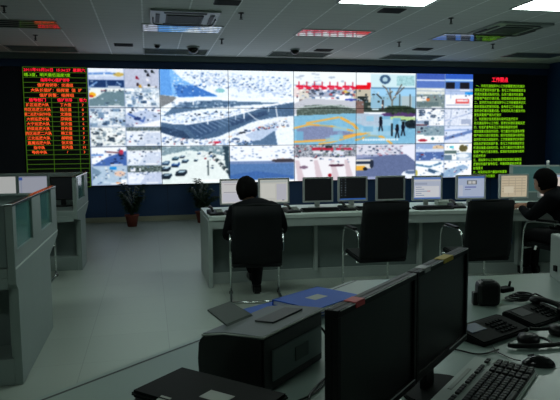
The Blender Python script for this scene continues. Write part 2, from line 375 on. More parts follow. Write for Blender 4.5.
def highway():
    p = Pic(192, 108, (238, 246, 255)); BL = [(150, 178, 215), (120, 150, 195), (175, 195, 225), (95, 120, 160), (205, 215, 235)]
    p.poly([(0, 0), (.09, 0), (.16, .12), (.34, .3), (.42, .35), (.15, .36), (0, .33)], (150, 200, 245)); p.poly([(0, 0), (.07, 0), (.09, .34), (0, .33)], (125, 180, 235))
    p.poly([(.1, .2), (.24, .2), (.42, .34), (.13, .36)], (90, 145, 210)); p.clutter(70, .09, .16, .34, .35, [(215, 232, 250), (120, 165, 220), (70, 110, 165)], .005, .02)
    for k in range(9): p.lane(.2+.02*k, .04+.02*k, 1.0, .12+.028*k-.02, 20, .011, BL)
    for k in range(5): p.lane(.1, .02+.04*k, .6, .05+.04*k, 14, .009, LT+BL[:1])
    p.ell(.44, .27, .035, .03, (140, 200, 205), .8); p.clutter(40, .4, .2, 1, .36, [(200, 215, 238), (175, 195, 228)], .006, .03)
    # upper ramp: a thin grey crescent rising to the right
    p.poly([(0, .33), (.12, .36), (.09, .42), (0, .5)], (150, 155, 160))
    p.poly([(.02, .6), (.08, .50), (.16, .44), (.27, .41), (.42, .40), (.6, .415), (.95, .43), (.7, .455), (.48, .48), (.3, .51), (.14, .56)], (112, 140, 168))
    p.clutter(60, .08, .42, .55, .5, [(85, 112, 145), (150, 175, 200), (190, 208, 225)], .006, .03); p.line([(.03, .5), (.14, .41), (.3, .375), (.6, .385), (1, .36)], .007, (245, 250, 255))
    p.rect(.235, .36, .245, .46, (240, 246, 252)); p.rect(.27, .38, .278, .45, (235, 242, 250))
    for k in range(7): p.lane(.03, .60+.024*k, 1, .44+.012*k, 30, .0105, DK[:2]+BL+LT, .015)
    # lower flyover: broad slate band sweeping up to the right, pale parapet and pillars
    p.poly([(0, .68), (.08, .71), (.2, .72), (.38, .66), (.55, .60), (.75, .50), (1, .42), (1, .60), (.85, .62), (.68, .68), (.55, .78), (.42, .88), (.3, .92), (.15, .90), (0, .82)], (100, 128, 158))
    p.poly([(0, .74), (.16, .80), (.22, .9), (.12, .89), (0, .82)], (72, 98, 130)); p.poly([(.5, .66), (.78, .53), (.8, .58), (.52, .74)], (76, 102, 136)); p.poly([(.18, .73), (.42, .67), (.42, .8), (.26, .9)], (84, 112, 146))
    for k in range(10): p.line([(.22+.035*k, .74-.016*k), (.30+.035*k, .84-.022*k)], .006, (160, 182, 206), .7)
    p.clutter(120, .0, .5, 1, .9, [(130, 156, 186)], .004, .018); p.line([(0, .675), (.1, .705), (.22, .705), (.45, .635), (.75, .48), (1, .40)], .008, (246, 250, 255))
    for x, y in ((.34, .62), (.545, .57), (.61, .55), (.8, .46)): p.rect(x, y, x+.008, y+.09, (238, 244, 252))
    # white carriageway under it
    p.poly([(0, .83), (.12, .895), (.3, .93), (.44, .90), (.58, .79), (.74, .67), (.9, .62), (1, .62), (1, .72), (.86, .82), (.8, .95), (.72, 1), (0, 1)], (236, 242, 250))
    p.poly([(.62, .86), (.86, .68), (.88, .74), (.82, .92), (.7, .96)], (200, 214, 234)); p.poly([(.56, .97), (.74, .93), (.85, .80), (.87, 1), (.56, 1)], (112, 140, 170))
    for k in range(4): p.lane(.02, .89+.025*k, .7, .95+.012*k, 20, .011, DK+LT)
    for k in range(5): p.lane(.5+.03*k, .88-.02*k, .98, .62+.03*k, 14, .011, DK+LT+[(225, 190, 160)])
    p.ell(.41, .955, .03, .014, (210, 70, 100)); p.ell(.55, .915, .03, .014, (85, 112, 150)); p.line([(.62, .52), (.7, .64), (.82, .74)], .006, (245, 248, 252)); p.line([(.86, .48), (.88, .7), (1, .98)], .008, (240, 244, 250))
    p.noise(0, 0, 1, 1, 8); return p.a
def crossing():
    p = Pic(192, 108, (244, 248, 252))
    p.rect(0, 0, 1, .25, (240, 246, 248)); p.cars(26, 0, .02, .45, .2, [(215, 225, 235), (190, 200, 215)], .02)
    p.rect(.0, .22, .5, .34, (235, 225, 225))
    for i in range(8):      # row of red roof letters on posts
        x = .04+i*.062; p.line([(x, .14), (x, .22)], .006, (190, 30, 60)); p.line([(x-.015, .2), (x+.03, .2+.02*(i % 2))], .014, (225, 30, 75)); p.line([(x, .235), (x+.03, .225)], .01, (225, 40, 85))
    p.rect(.5, .18, .615, .235, (232, 25, 50)); p.rect(.59, .14, .62, .2, (232, 25, 50))
    p.rect(.48, .235, .62, .42, (205, 200, 185)); p.rect(.51, .33, .60, .46, (50, 60, 60)); p.cars(10, .51, .36, .6, .4, LT, .01)
    p.rect(.04, .24, .12, .42, (225, 222, 215)); p.rect(.04, .38, .12, .42, (150, 140, 140))
    p.rect(.12, .24, .42, .34, (185, 190, 205)); p.cars(30, .12, .24, .45, .36, DK+LT, .018); p.ell(.40, .34, .07, .03, (245, 248, 250)); p.ell(.46, .38, .05, .014, (70, 90, 180)); p.ell(.42, .27, .03, .02, (230, 205, 120))
    p.poly([(.1, .36), (.5, .4), (.6, .5), (0, .58), (0, .44)], (205, 208, 216))
    p.poly([(.02, .52), (.1, .46), (.36, .45), (.5, .5), (.5, .58), (.02, .6)], (110, 125, 120)); p.noise(.02, .45, .5, .6, 22)
    p.line([(.02, .5), (.3, .455), (.5, .5)], .008, (205, 215, 215))
    p.rect(.5, .4, .56, .6, (150, 125, 120)); p.rect(.56, .42, .8, .55, (70, 85, 80)); p.rect(.63, .48, .69, .52, (220, 235, 240))
    # the right hand building with an emblem, the bare tree and the flower bed
    p.rect(.62, .02, 1, .2, (215, 235, 240)); p.ell(.74, .09, .045, .065, (90, 120, 150)); p.ell(.74, .09, .022, .035, (190, 215, 225))
    p.rect(.62, .2, 1, .225, (120, 160, 190)); p.rect(.62, .225, 1, .32, (175, 215, 240)); p.rect(.62, .32, 1, .5, (165, 200, 218)); p.rect(.88, .32, .97, .5, (190, 205, 210)); p.rect(.86, .3, .87, .5, (110, 120, 120)); p.rect(.95, .3, .96, .48, (110, 120, 120)); p.rect(.84, .04, .99, .18, (180, 215, 220)); p.noise(.84, .04, .99, .18, 16)
    for q in ([(.8, .62), (.80, .4), (.75, .22), (.72, .18)], [(.8, .4), (.85, .25), (.88, .16)], [(.79, .35), (.78, .22)], [(.84, .3), (.9, .2)]): p.line(q, .007, (115, 105, 100))
    p.line([(.8, .9), (.8, .38)], .009, (150, 145, 130)); p.line([(.67, .3), (.71, .36)], .008, (60, 60, 60)); p.rect(.715, .38, .73, .52, (90, 80, 80))
    p.ell(.86, .52, .13, .06, (70, 88, 75)); p.ell(.95, .54, .08, .05, (70, 88, 75)); p.ell(.86, .585, .16, .035, (110, 85, 135)); p.ell(.86, .64, .16, .035, (195, 220, 170)); p.ell(.86, .69, .16, .03, (50, 65, 60))
    # road surface
    p.poly([(0, .6), (.5, .56), (1, .72), (1, 1), (0, 1)], (150, 198, 222))
    p.poly([(.5, .56), (.72, .58), (.8, .72), (.62, .78), (.5, .7)], (190, 205, 220)); p.poly([(.02, .78), (.2, .72), (.5, .85), (.3, .92), (.02, .95)], (150, 160, 190)); p.noise(0, .6, 1, 1, 7)
    OR = (238, 190, 105)
    p.line([(0, .77), (.12, .72), (.3, .745), (.5, .82), (.56, .86)], .012, OR); p.line([(0, 1), (.2, .96), (.45, .88), (.75, .78), (1, .72)], .012, OR, .0)
    p.line([(0, .96), (.25, .94), (.5, .86), (.62, .84)], .014, OR); p.line([(.38, .63), (.48, .72), (.54, .86)], .018, OR); p.line([(.1, .7), (.36, .62)], .012, OR)
    p.line([(.54, .86), (.3, .97), (.2, .99)], .01, OR); p.line([(.5, .94), (.62, .88), (.72, .9), (.8, 1)], .014, OR)
    p.clutter(60, .02, .24, .5, .37, DK+LT+[(200, 90, 100)], .008, .03); p.clutter(50, .5, .24, .84, .5, [(230, 225, 215), (120, 120, 110), (170, 200, 215), (60, 70, 70)], .006, .025); p.clutter(40, .74, .46, 1, .58, [(60, 78, 62), (90, 110, 85), (50, 60, 55)], .008, .03)
    p.clutter(30, .02, .6, .98, .95, [(165, 208, 228), (140, 190, 216), (185, 215, 230)], .03, .12)
    for (x, y, hh) in ((.705, .69, .07), (.895, .76, .07), (.845, .79, .06)):
        p.ell(x, y, .015, hh*.75, (35, 40, 60)); p.ell(x, y-hh*.8, .012, .022, (30, 30, 35)); p.line([(x-.005, y+.04), (x-.014, y+.12)], .008, (25, 28, 40)); p.line([(x+.005, y+.04), (x+.014, y+.12)], .008, (25, 28, 40))
    p.line([(.8, .72), (.8, .88)], .012, (35, 40, 45)); p.ell(.97, .72, .06, .06, (45, 60, 70)); p.noise(.9, .65, 1, .8, 20)
    for i in range(14): p.rect(.55+i*.022, .925, .566+i*.022, .955, (245, 250, 252), .85)
    return p.a
def carsroad():
    p = Pic(96, 54, (232, 240, 240))
    p.poly([(.0, 0), (1, 0), (1, .3), (.6, .12), (0, .3)], (150, 172, 182)); p.noise(0, 0, 1, .3, 14)
    p.poly([(0, .25), (.4, .1), (.55, .15), (.45, .45), (.1, 1), (0, 1)], (228, 238, 238)); p.poly([(.9, 0), (1, 0), (1, .9), (.95, .6)], (70, 95, 110))
    for (x, y, k, c) in ((.06, .45, 1, (80, 110, 140)), (.2, .33, .9, (70, 105, 125)), (.3, .28, .7, (90, 100, 120)), (.34, .4, .9, (60, 85, 110)), (.2, .5, 1.1, (50, 90, 150)), (.06, .6, 1.2, (40, 60, 80)), (.28, .72, 1.5, (45, 60, 75)), (.06, .8, 1.4, (40, 60, 80)), (.5, .38, .5, (70, 90, 110)), (.55, .2, .5, (110, 140, 180))):
        p.poly([(x-.06*k, y+.04*k), (x-.055*k, y-.02*k), (x-.02*k, y-.055*k), (x+.05*k, y-.06*k), (x+.06*k, y-.02*k), (x+.03*k, y+.045*k)], c); p.poly([(x-.04*k, y-.01*k), (x-.015*k, y-.045*k), (x+.045*k, y-.05*k), (x+.02*k, y-.01*k)], (190, 212, 225)); p.rect(x-.055*k, y+.025*k, x+.03*k, y+.05*k, (25, 35, 45), .8)
    for i in range(16): p.ell(.72+.018*i, .2+.035*i, .03, .05, [(60, 75, 85), (240, 244, 244), (120, 135, 140)][i % 3])
    p.line([(.68, .4), (.68, .78)], .014, (70, 85, 90)); p.cars(8, .6, .2, .8, .6, DK, .02)
    for i in range(9): p.rect(.54+i*.04, .9, .568+i*.04, .96, (255, 255, 255))
    p.clutter(40, 0, 0, 1, .3, [(110, 135, 150), (200, 212, 218), (235, 240, 242)], .01, .05); p.clutter(30, .62, .15, .98, .6, [(90, 105, 115), (240, 244, 244)], .01, .03)
    p.noise(0, 0, 1, 1, 5); return p.a
def bluewhite():
    p = Pic(96, 54, (240, 244, 250)); p.cars(60, .02, .02, 1, .38, [(205, 215, 230), (170, 190, 215), (110, 130, 160), (240, 225, 215)], .022)
    p.rect(0, .42, 1, .6, (140, 160, 195)); p.rect(0, .5, 1, .95, (110, 145, 190)); p.poly([(0, .8), (.4, .7), (1, .85), (1, .95), (0, .95)], (90, 130, 185)); p.ell(.85, .42, .2, .05, (90, 85, 95)); p.noise(0, .42, 1, .95, 6)
    p.rect(0, .95, 1, 1, (245, 248, 250))
    for i in range(12): p.rect(.52+i*.035, .9, .546+i*.035, .95, (250, 252, 255))
    return p.a
def plaza():
    p = Pic(96, 54, (228, 226, 232)); p.rect(0, 0, 1, .34, (170, 175, 185)); p.noise(0, 0, 1, .34, 34); p.rect(.28, .08, .62, .14, (200, 60, 90)); p.rect(.68, .1, .95, .15, (200, 60, 90)); p.rect(.64, .15, .8, .3, (220, 226, 238)); p.rect(.5, .02, .6, .1, (60, 70, 70))
    p.rect(.3, .17, .6, .24, (225, 230, 235)); p.cars(26, 0, .26, 1, .36, DK, .02); p.rect(0, .36, 1, 1, (238, 238, 242))
    for x in (.05, .35, .62, .85): p.poly([(x, 1), (x+.12, 1), (x+.02, .42), (x-.04, .42)], (220, 208, 214))
    p.clutter(70, 0, 0, 1, .34, [(60, 70, 85), (205, 90, 105), (235, 238, 244), (140, 150, 165), (120, 135, 120)], .01, .05)
    p.ell(.15, .62, .07, .04, (150, 130, 150)); p.ell(.68, .58, .13, .035, (105, 70, 90)); p.ell(.66, .52, .07, .03, (235, 238, 240)); p.ell(.57, .86, .03, .05, (175, 40, 60)); p.cars(10, .2, .36, 1, .5, DK, .02)
    return p.a
def busroad():
    p = Pic(96, 54, (170, 178, 205)); p.rect(0, 0, 1, .3, (222, 224, 234)); p.cars(50, 0, .05, .8, .32, [(90, 105, 125), (130, 140, 160), (190, 190, 200), (160, 110, 130)], .025); p.poly([(.7, .1), (1, 0), (1, .5), (.8, .25)], (232, 234, 244))
    p.poly([(0, .4), (.5, .32), (.85, .3), (1, .5), (1, .9), (.5, .95), (0, .9)], (125, 138, 172)); p.noise(0, .35, 1, 1, 5)
    p.clutter(60, 0, .04, .8, .32, [(90, 100, 125), (235, 236, 244), (160, 165, 185), (190, 130, 140)], .01, .04)
    p.rect(0, .42, .28, .68, (228, 226, 220)); p.rect(0, .48, .26, .56, (60, 75, 100)); p.rect(0, .62, .15, .74, (235, 190, 90)); p.ell(.26, .56, .035, .12, (60, 70, 90)); p.ell(.15, .7, .035, .05, (40, 45, 55))
    p.ell(.93, .88, .16, .12, (235, 240, 246)); p.ell(.93, .82, .1, .05, (120, 140, 170))
    for i in range(9): p.rect(.44+i*.033, .93, .465+i*.033, .97, (250, 252, 255))
    return p.a

canvas = np.zeros((3*CH, 6*CW, 3))
canvas[0:108, 96:288] = highway(); canvas[108:162, 96:192] = carsroad(); canvas[108:162, 192:288] = bluewhite()
canvas[0:108, 288:480] = crossing(); canvas[108:162, 288:384] = plaza(); canvas[108:162, 384:480] = busroad()
Lf = ['bluestation', 'people', 'greyroad', 'busy', 'busy', 'plaza', 'busydark', 'road2', 'bluecars', 'road2', 'cross', 'treesroad']
Rf = ['skyblue', 'glasscars', 'yard', 'banner', 'carpark', 'white', 'redcar', 'fence', 'streetblue', 'tree', 'snow', 'snow2']
for i in range(12):
    r, c = divmod(i, 2)
    canvas[r*27:(r+1)*27, c*48:(c+1)*48] = small_feed(Lf[i])
    canvas[r*27:(r+1)*27, 480+c*48:480+(c+1)*48] = small_feed(Rf[i])

def soften(a):
    """the displays show slightly soft, washed-out camera pictures"""
    b_ = a.copy()
    b_[1:-1, 1:-1] = (a[1:-1, 1:-1]*4+(a[:-2, 1:-1]+a[2:, 1:-1]+a[1:-1, :-2]+a[1:-1, 2:])*2+(a[:-2, :-2]+a[2:, 2:]+a[:-2, 2:]+a[2:, :-2]))/16
    return 255*(b_/255)**1.4
canvas = soften(canvas)
def to_lin(a):
    a = np.clip(a/255, 0, 1); return np.where(a <= .04045, a/12.92, ((a+.055)/1.055)**2.4)
def picture_mesh(name, arr, w, h, material, parent, org=(0, 0, 0)):
    """a flat display surface in the local XZ plane facing -Y, one quad per picture cell"""
    H, W = arr.shape[:2]
    xs = np.linspace(-w/2, w/2, W+1)+org[0]; zs = np.linspace(h, 0, H+1)+org[2]
    gx, gz = np.meshgrid(xs, zs); co = np.stack([gx, np.full(gx.shape, org[1]), gz], -1).reshape(-1, 3)
    r, c = np.mgrid[0:H, 0:W]; a = (r*(W+1)+c).ravel()
    q = np.stack([a+W+1, a+W+2, a+1, a], -1)
    me = bpy.data.meshes.new(name); me.from_pydata(co.tolist(), [], q.tolist())
    lin = to_lin(arr).reshape(-1, 3); colr = np.repeat(np.concatenate([lin, np.ones((len(lin), 1))], 1), 4, 0)
    at = me.color_attributes.new('picture', 'FLOAT_COLOR', 'CORNER'); at.data.foreach_set('color', colr.ravel().astype(np.float32))
    me.materials.append(material); o = bpy.data.objects.new(name, me); COL.objects.link(o); o.parent = parent
    return o

M_vw = attr_screen_mat('video_wall_picture', 2.15)
PW, PH, X0, Z0 = 1.352, .753, -1.105, .738
cubedesc = {(0, 0): 'station and pedestrian feeds with a pale grey road', (1, 0): 'four feeds of crowded white junctions', (2, 0): 'blue parked cars and a tree lined road feed',
 (0, 1): 'upper left quarter of the motorway interchange with pale blue corner', (0, 2): 'upper right quarter of the motorway interchange',
 (1, 1): 'lower left quarter of the motorway interchange with dark curved ramp', (1, 2): 'lower right quarter of the motorway interchange',
 (2, 1): 'dark cars queueing on a bright road', (2, 2): 'bright crowd above a blue road strip',
 (0, 3): 'red roof letters over a gate', (0, 4): 'pale building with round emblem and bare tree', (1, 3): 'orange lane lines crossing a light blue road', (1, 4): 'two pedestrians and a captioned crossing',
 (2, 3): 'pale forecourt with a red shop strip', (2, 4): 'white and yellow bus entering a grey road',
 (0, 5): 'blue sky feeds and a white banner feed', (1, 5): 'four snowy car park feeds', (2, 5): 'four feeds with a brown tree and snowy streets'}
rows = ['top', 'middle', 'bottom']
for r in range(3):
    for c in range(6):
        t = thing('video_wall_display', f'{rows[r]} row video wall display: {cubedesc[(r, c)]}', 'display', (X0+(c+.5)*PW, DW, Z0+(2-r)*PH), 0, 'tiled video wall displays')
        f = MB(); w, h, e = PW-.002, PH-.002, .004
        f.b2(-w/2, w/2, -.09, .015, .001, .001+h); f.build('housing', M_bezel, t)
        f = MB()
        for (x0, x1, z0, z1) in ((-w/2, w/2, .001, e), (-w/2, w/2, h-e, h), (-w/2, -w/2+e, e, h-e), (w/2-e, w/2, e, h-e)): f.b2(x0, x1, -.096, -.09, z0, z1)
        f.build('bezel', M_bezel, t)
        picture_mesh('screen', canvas[r*CH:(r+1)*CH, c*CW:(c+1)*CW], w-2*e, h-2*e, M_vw, t, (0, -.0925, e))

# ------------------------------------------------------------------ LED message boards
def text_mesh(items, name, m, parent, y=-.105):
    """items: (string, x, z, height, align, width or None) -> one mesh of glowing characters facing -Y"""
    rows_ = []
    for (s_, x, z, hh, al, wd) in items:
        cu = bpy.data.curves.new('txt', 'FONT'); cu.body = s_; cu.size = hh; cu.align_x = al; cu.resolution_u = 1; cu.offset = hh*(.022 if hh < .067 or hh > .1 else .012)
        o = bpy.data.objects.new('txt', cu); COL.objects.link(o)
        dg = bpy.context.evaluated_depsgraph_get(); me = bpy.data.meshes.new_from_object(o.evaluated_get(dg))
        n = len(me.vertices); co = np.zeros(n*3); me.vertices.foreach_get('co', co); co = co.reshape(-1, 3)
        sx = 1
        if n and wd: sx = wd/max(1e-6, co[:, 0].max()-co[:, 0].min())
        m2 = bpy.data.meshes.new(name); m2.from_pydata([(x+p[0]*sx, y, z+p[1]) for p in co], [], [list(pl.vertices) for pl in me.polygons]); m2.materials.append(m)
        r_ = bpy.data.objects.new(name, m2); COL.objects.link(r_); r_.parent = parent
        bpy.data.objects.remove(o); bpy.data.curves.remove(cu); bpy.data.meshes.remove(me)
LB = thing('led_message_board', 'large red and orange LED duty table board with green rules, left of the video wall', 'LED board', (-1.688, DW, .70))
LW, LH = 1.16, 2.305
b = MB(); b.b2(-LW/2, LW/2, -.10, .015, 0, LH); b.build('housing', M_ledb, LB)
g = MB(); lz = LH-.004; pitch = .0925; n_rows = 24; yb = -.103
def hl(z, x0=-LW/2+.01, x1=LW/2-.008): g.b2(x0, x1, yb, -.10, z-.005, z+.005)
zr = [LH-.012-.0945*min(k, 6)-.0895*max(0, k-6) for k in range(26)]
for z in zr: hl(z)
for x in (-LW/2+.012, LW/2-.012): g.b2(x-.006, x+.006, yb, -.10, zr[-1], zr[0])
for x in (-.08, .40): g.b2(x-.005, x+.005, yb, -.10, zr[-1], zr[6])
g.build('green_rules', M_ledl, LB)
ch = .068; zt = lambda k: zr[k+1]+.022
red = [('2011年03月26日  15:36:27  星期六', 0, zt(0), ch, 'CENTER', 1.1), ('指挥中心值班领导', 0, zt(2), ch, 'CENTER', .52), ('值勤部门', -.33, zt(6), ch, 'CENTER', .30), ('值班领导', .16, zt(6), ch, 'CENTER', .27), ('警力', .49, zt(6), ch, 'CENTER', .13)]
org = [('值班局领导：交通组', 0, zt(3), ch, 'CENTER', .64), ('大队长值班：指挥室  值  班', .02, zt(4), ch, 'CENTER', .92), ('值班民警：指挥组', .02, zt(5), ch, 'CENTER', .62)]
names = ['城区巡逻大队', '市区巡逻三大队', '第二巡逻大队四中队', '大桥巡逻中队', '大宁巡逻大队', '桥梁巡逻大队', '西区巡逻二大队', '江北巡逻大队', '直属巡逻大队', '指中队', '勤务中队']
c2 = ['丁大', '陆三', '文清', '周明', '张文', '许先', '韩工', '胡明', '张文', '祝天']
for k, s_ in enumerate(names):
    org.append((s_, -.335, zt(7+k), ch, 'CENTER', min(.47, .068*len(s_))))
    org.append((c2[k]+'值' if k < 10 else '/', .17, zt(7+k), ch, 'CENTER', .2 if k < 10 else None))
    org.append((str([7, 8, 7, 8, 6, 8, 9, 7, 7, 10, 3][k]), .48, zt(7+k), ch, 'CENTER', None))
text_mesh(red, 'red_text_row', M_ledr, LB); text_mesh(org, 'orange_text_row', M_ledo, LB)
text_mesh([('晴-3度，明天最低温度7度', -.55, zt(1), ch, 'LEFT', .82)], 'green_text_row', M_ledg, LB)

RB = thing('led_message_board', 'large LED notice board of yellow-green text under a red heading, right of the video wall', 'LED board', (7.685, DW, .70))
RW = 1.33
b = MB(); b.b2(-RW/2, RW/2, -.10, .015, 0, LH); b.build('housing', M_ledb, RB)
text_mesh([('工作要点', -.03, LH-.165, .115, 'CENTER', .40)], 'red_heading', M_ledr, RB)
src = '按照市局交通指挥中心工作部署要求切实做好道路巡逻管控和值班备勤各项工作确保路面安全畅通加强重点路段时段的疏导力量及时处置各类警情严格执行请示报告制度做好信息报送与视频巡查'
lines = []; lens = [20, 21, 20, 21, 21, 20, 21, 11, 18, 21, 18, 21, 21, 21, 21, 21, 21, 5, 20, 20, 4, 14, 9]
q = 0
for k, n in enumerate(lens):
    s_ = ''
    for j in range(n):
        s_ += src[q % len(src)]; q += 1
    if k in (0, 4, 8, 10, 18, 21): s_ = '一二三四五六'[(0, 4, 8, 10, 18, 21).index(k)]+'、'+s_[2:]
    elif n > 12: s_ = s_[:n//2]+'，'+s_[n//2+1:]
    lines.append((s_, -RW/2+.02+(.03 if k in (0,) else 0), LH-.285-k*.0905, .069, 'LEFT', (RW-.07)*n/21))
text_mesh(lines, 'green_text_row', M_ledg, RB)

# ------------------------------------------------------------------ ceiling fittings
def mk_light(lit, x, y, label, first):
    t = thing('ceiling_light', label, 'ceiling light', (x, y, HC), 0, 'recessed ceiling lights, lit' if lit else 'recessed ceiling lights, switched off')
    f = MB(); W, D_ = 1.19, .59
    for (x0, x1, y0, y1) in ((-W/2, W/2, -D_/2, -D_/2+.025), (-W/2, W/2, D_/2-.025, D_/2), (-W/2, -W/2+.025, -D_/2, D_/2), (W/2-.025, W/2, -D_/2, D_/2)): f.b2(x0, x1, y0, y1, -.012, .0, bevel=.003)
    f.build('frame', M_metal_white, t)
    f = MB(); f.b2(-W/2+.025, W/2-.025, -D_/2+.025, D_/2-.025, -.006, 0)
    rf = f.build('diffuser' if lit else 'reflector', M_lamp if lit else M_mirror, t)
    if not lit:
        f = MB()
        for k in (-1, 0, 1): f.b2(-W/2+.03, W/2-.03, k*.14-.006, k*.14+.006, -.010, -.006)
        f.build('louvre', M_alu, rf)
    return t
LIT = [(2.93, 7.05, 'lit rectangular ceiling panel at the top edge, above the middle of the desk'), (5.3, 7.0, 'lit rectangular ceiling panel at the top right corner of the view'),
       (.55, 4.75, 'lit ceiling panel above the aisle behind the first operator'), (5.3, 4.75, 'lit ceiling panel above the right end of the operators\' desk'), (-1.8, 4.75, 'lit ceiling panel above the near left workstation'),
       (-1.8, .2, 'lit ceiling panel at the left rear of the room'), (5.3, .2, 'lit ceiling panel at the right rear of the room')]
OFF = [(.55, 9.35, 'unlit mirror-backed ceiling light beside the middle air conditioner, mirroring the bright screens'), (-1.8, 9.35, 'unlit ceiling light at far left mirroring the red and green LED board'),
       (2.93, 9.35, 'unlit ceiling light right of the middle, mirroring the screens'), (5.3, 9.35, 'unlit ceiling light by the right air conditioner, mirroring screens and green text'),
       (.55, 11.6, 'unlit ceiling light beside the small dome cameras at the video wall, left of centre'), (-1.8, 11.6, 'unlit ceiling light nearest the wall above the red LED board'), (2.93, 11.6, 'unlit ceiling light nearest the wall, right of the centre dome camera'),
       (5.3, 11.6, 'unlit ceiling light nearest the wall above the right end of the video wall'), (7.7, 11.0, 'unlit ceiling light above the green LED board')]
fl = None
for (x, y, l) in LIT:
    if fl is None: fl = mk_light(True, x, y, l, 1)
    else: dup(fl, (x, y, HC), None, l)
fo = None
for (x, y, l) in OFF:
    if fo is None: fo = mk_light(False, x, y, l, 1)
    else: dup(fo, (x, y, HC), None, l)

def mk_ac(x, y, label):
    t = thing('ceiling_air_conditioner', label, 'air conditioner', (x, y, HC), 0, 'ceiling air conditioner cassettes')
    s = .92; f = MB(); h = .03
    f.prism([(-s/2, -s/2, 0), (s/2, -s/2, 0), (s/2, s/2, 0), (-s/2, s/2, 0)], (0, 0, -h), bevel=.008); f.build('panel', M_metal_white, t)
    g = MB(); g.b2(-.25, .25, -.25, .25, -h-.012, -h, bevel=.004); ig = g.build('intake_grille', M_vent, t)
    sl = MB()
    for k in range(7): sl.b2(-.23, .23, -.21+k*.07-.006, -.21+k*.07+.006, -h-.016, -h-.012)
    sl.build('grille_slats', M_lamd, ig)
    for (cx, cy, rz) in ((0, -.36, 0), (0, .36, 0), (-.36, 0, PI/2), (.36, 0, PI/2)):
        g = MB(); g.box((cx, cy, -h-.004), (.56, .055, .008), rot=rz, bevel=.002); g.build('air_outlet', M_vent, t)
    # dark pipe-like outline seen on the wall-side of the cassette
    g = MB(); g.tube(arc([(-.42, -.05, -h-.008), (-.42, .40, -h-.008), (-.30, .43, -h-.008), (.30, .43, -h-.008), (.42, .40, -h-.008), (.42, -.05, -h-.008)]), .009, 6); g.build('outlet_seal', M_vent, t)
    return t
ac = mk_ac(.53, 8.5, 'square ceiling air conditioner cassette left of centre, dark outlets')
dup(ac, (5.5, 8.5, HC), None, 'square ceiling air conditioner cassette near the right wall')
f = MB(); f.b2(-.16, .16, -.12, .12, -.012, 0, bevel=.003)
for k in range(6): f.b2(-.15, .15, -.1+k*.04-.004, -.1+k*.04+.004, -.017, -.012)
v = f.build('ceiling_vent', M_vent); v.location = (3.2, 7.64, HC); tag(v, 'small dark ceiling vent just beyond the lit middle light', 'vent', 'small ceiling vents')
for (x, y, l) in ((-.37, 10.95, 'small dark ceiling vent above the left part of the video wall'), (3.25, 11.0, 'small dark ceiling vent right of the centre dome camera'), (5.06, 10.6, 'small dark ceiling vent above the right end of the video wall'), (1.0, 7.55, 'small dark ceiling vent beside the middle air conditioner')):
    dup(v, (x, y, HC), None, l)
def mk_dome(x, y, r, label):
    t = thing('dome_camera', label, 'camera', (x, y, HC), 0, 'ceiling dome cameras')
    f = MB(); f.lathe([(r*1.15, 0), (r*1.2, -.012), (r*1.1, -.028), (r*.98, -.03)]); f.build('base', M_metal_white, t)
    f = MB(); f.lathe([(r, -.028)]+[(r*math.cos(a), -.03-r*.95*math.sin(a)) for a in (.3, .6, .9, 1.2, 1.45)]); f.build('dome', M_blkg, t)
    return t
d0 = mk_dome(.83, 11.0, .10, 'black dome camera on the ceiling in front of the motorway picture')
dup(d0, (2.70, 11.0, HC), None, 'black dome camera on the ceiling at the centre of the video wall').scale = (.8, .8, .8)
dup(d0, (.2, 10.9, HC), None, 'tiny dome detector on the ceiling left of the larger black dome').scale = (.5, .5, .5)
def mk_sprinkler(x, y, label):
    t = thing('ceiling_sprinkler', label, 'sprinkler', (x, y, HC), 0, 'ceiling sprinkler heads')
    f = MB(); f.lathe([(.042, 0), (.038, -.008), (.012, -.01), (.012, -.05), (.02, -.055), (.008, -.07)], n=12); hd = f.build('head', M_vent, t)
    f = MB(); f.lathe([(.006, -.07), (.026, -.078), (.026, -.083), (.004, -.084)], n=12); f.build('deflector', M_vent, hd)
    return t
s0 = mk_sprinkler(-1.71, 8.23, 'dark sprinkler head at the top left corner of the ceiling')
for (x, y, l) in ((-1.69, 10.24, 'dark sprinkler head between the two far left ceiling lights'), (1.26, 8.13, 'dark sprinkler head right of the middle air conditioner'), (1.24, 10.14, 'dark sprinkler head beyond the middle mirror-like ceiling light'),
                  (4.23, 7.96, 'dark sprinkler head between the two lit ceiling panels'), (6.08, 9.89, 'dark sprinkler head below the right air conditioner'), (4.31, 9.95, 'dark sprinkler head above the right part of the video wall')):
    dup(s0, (x, y, HC), None, l)

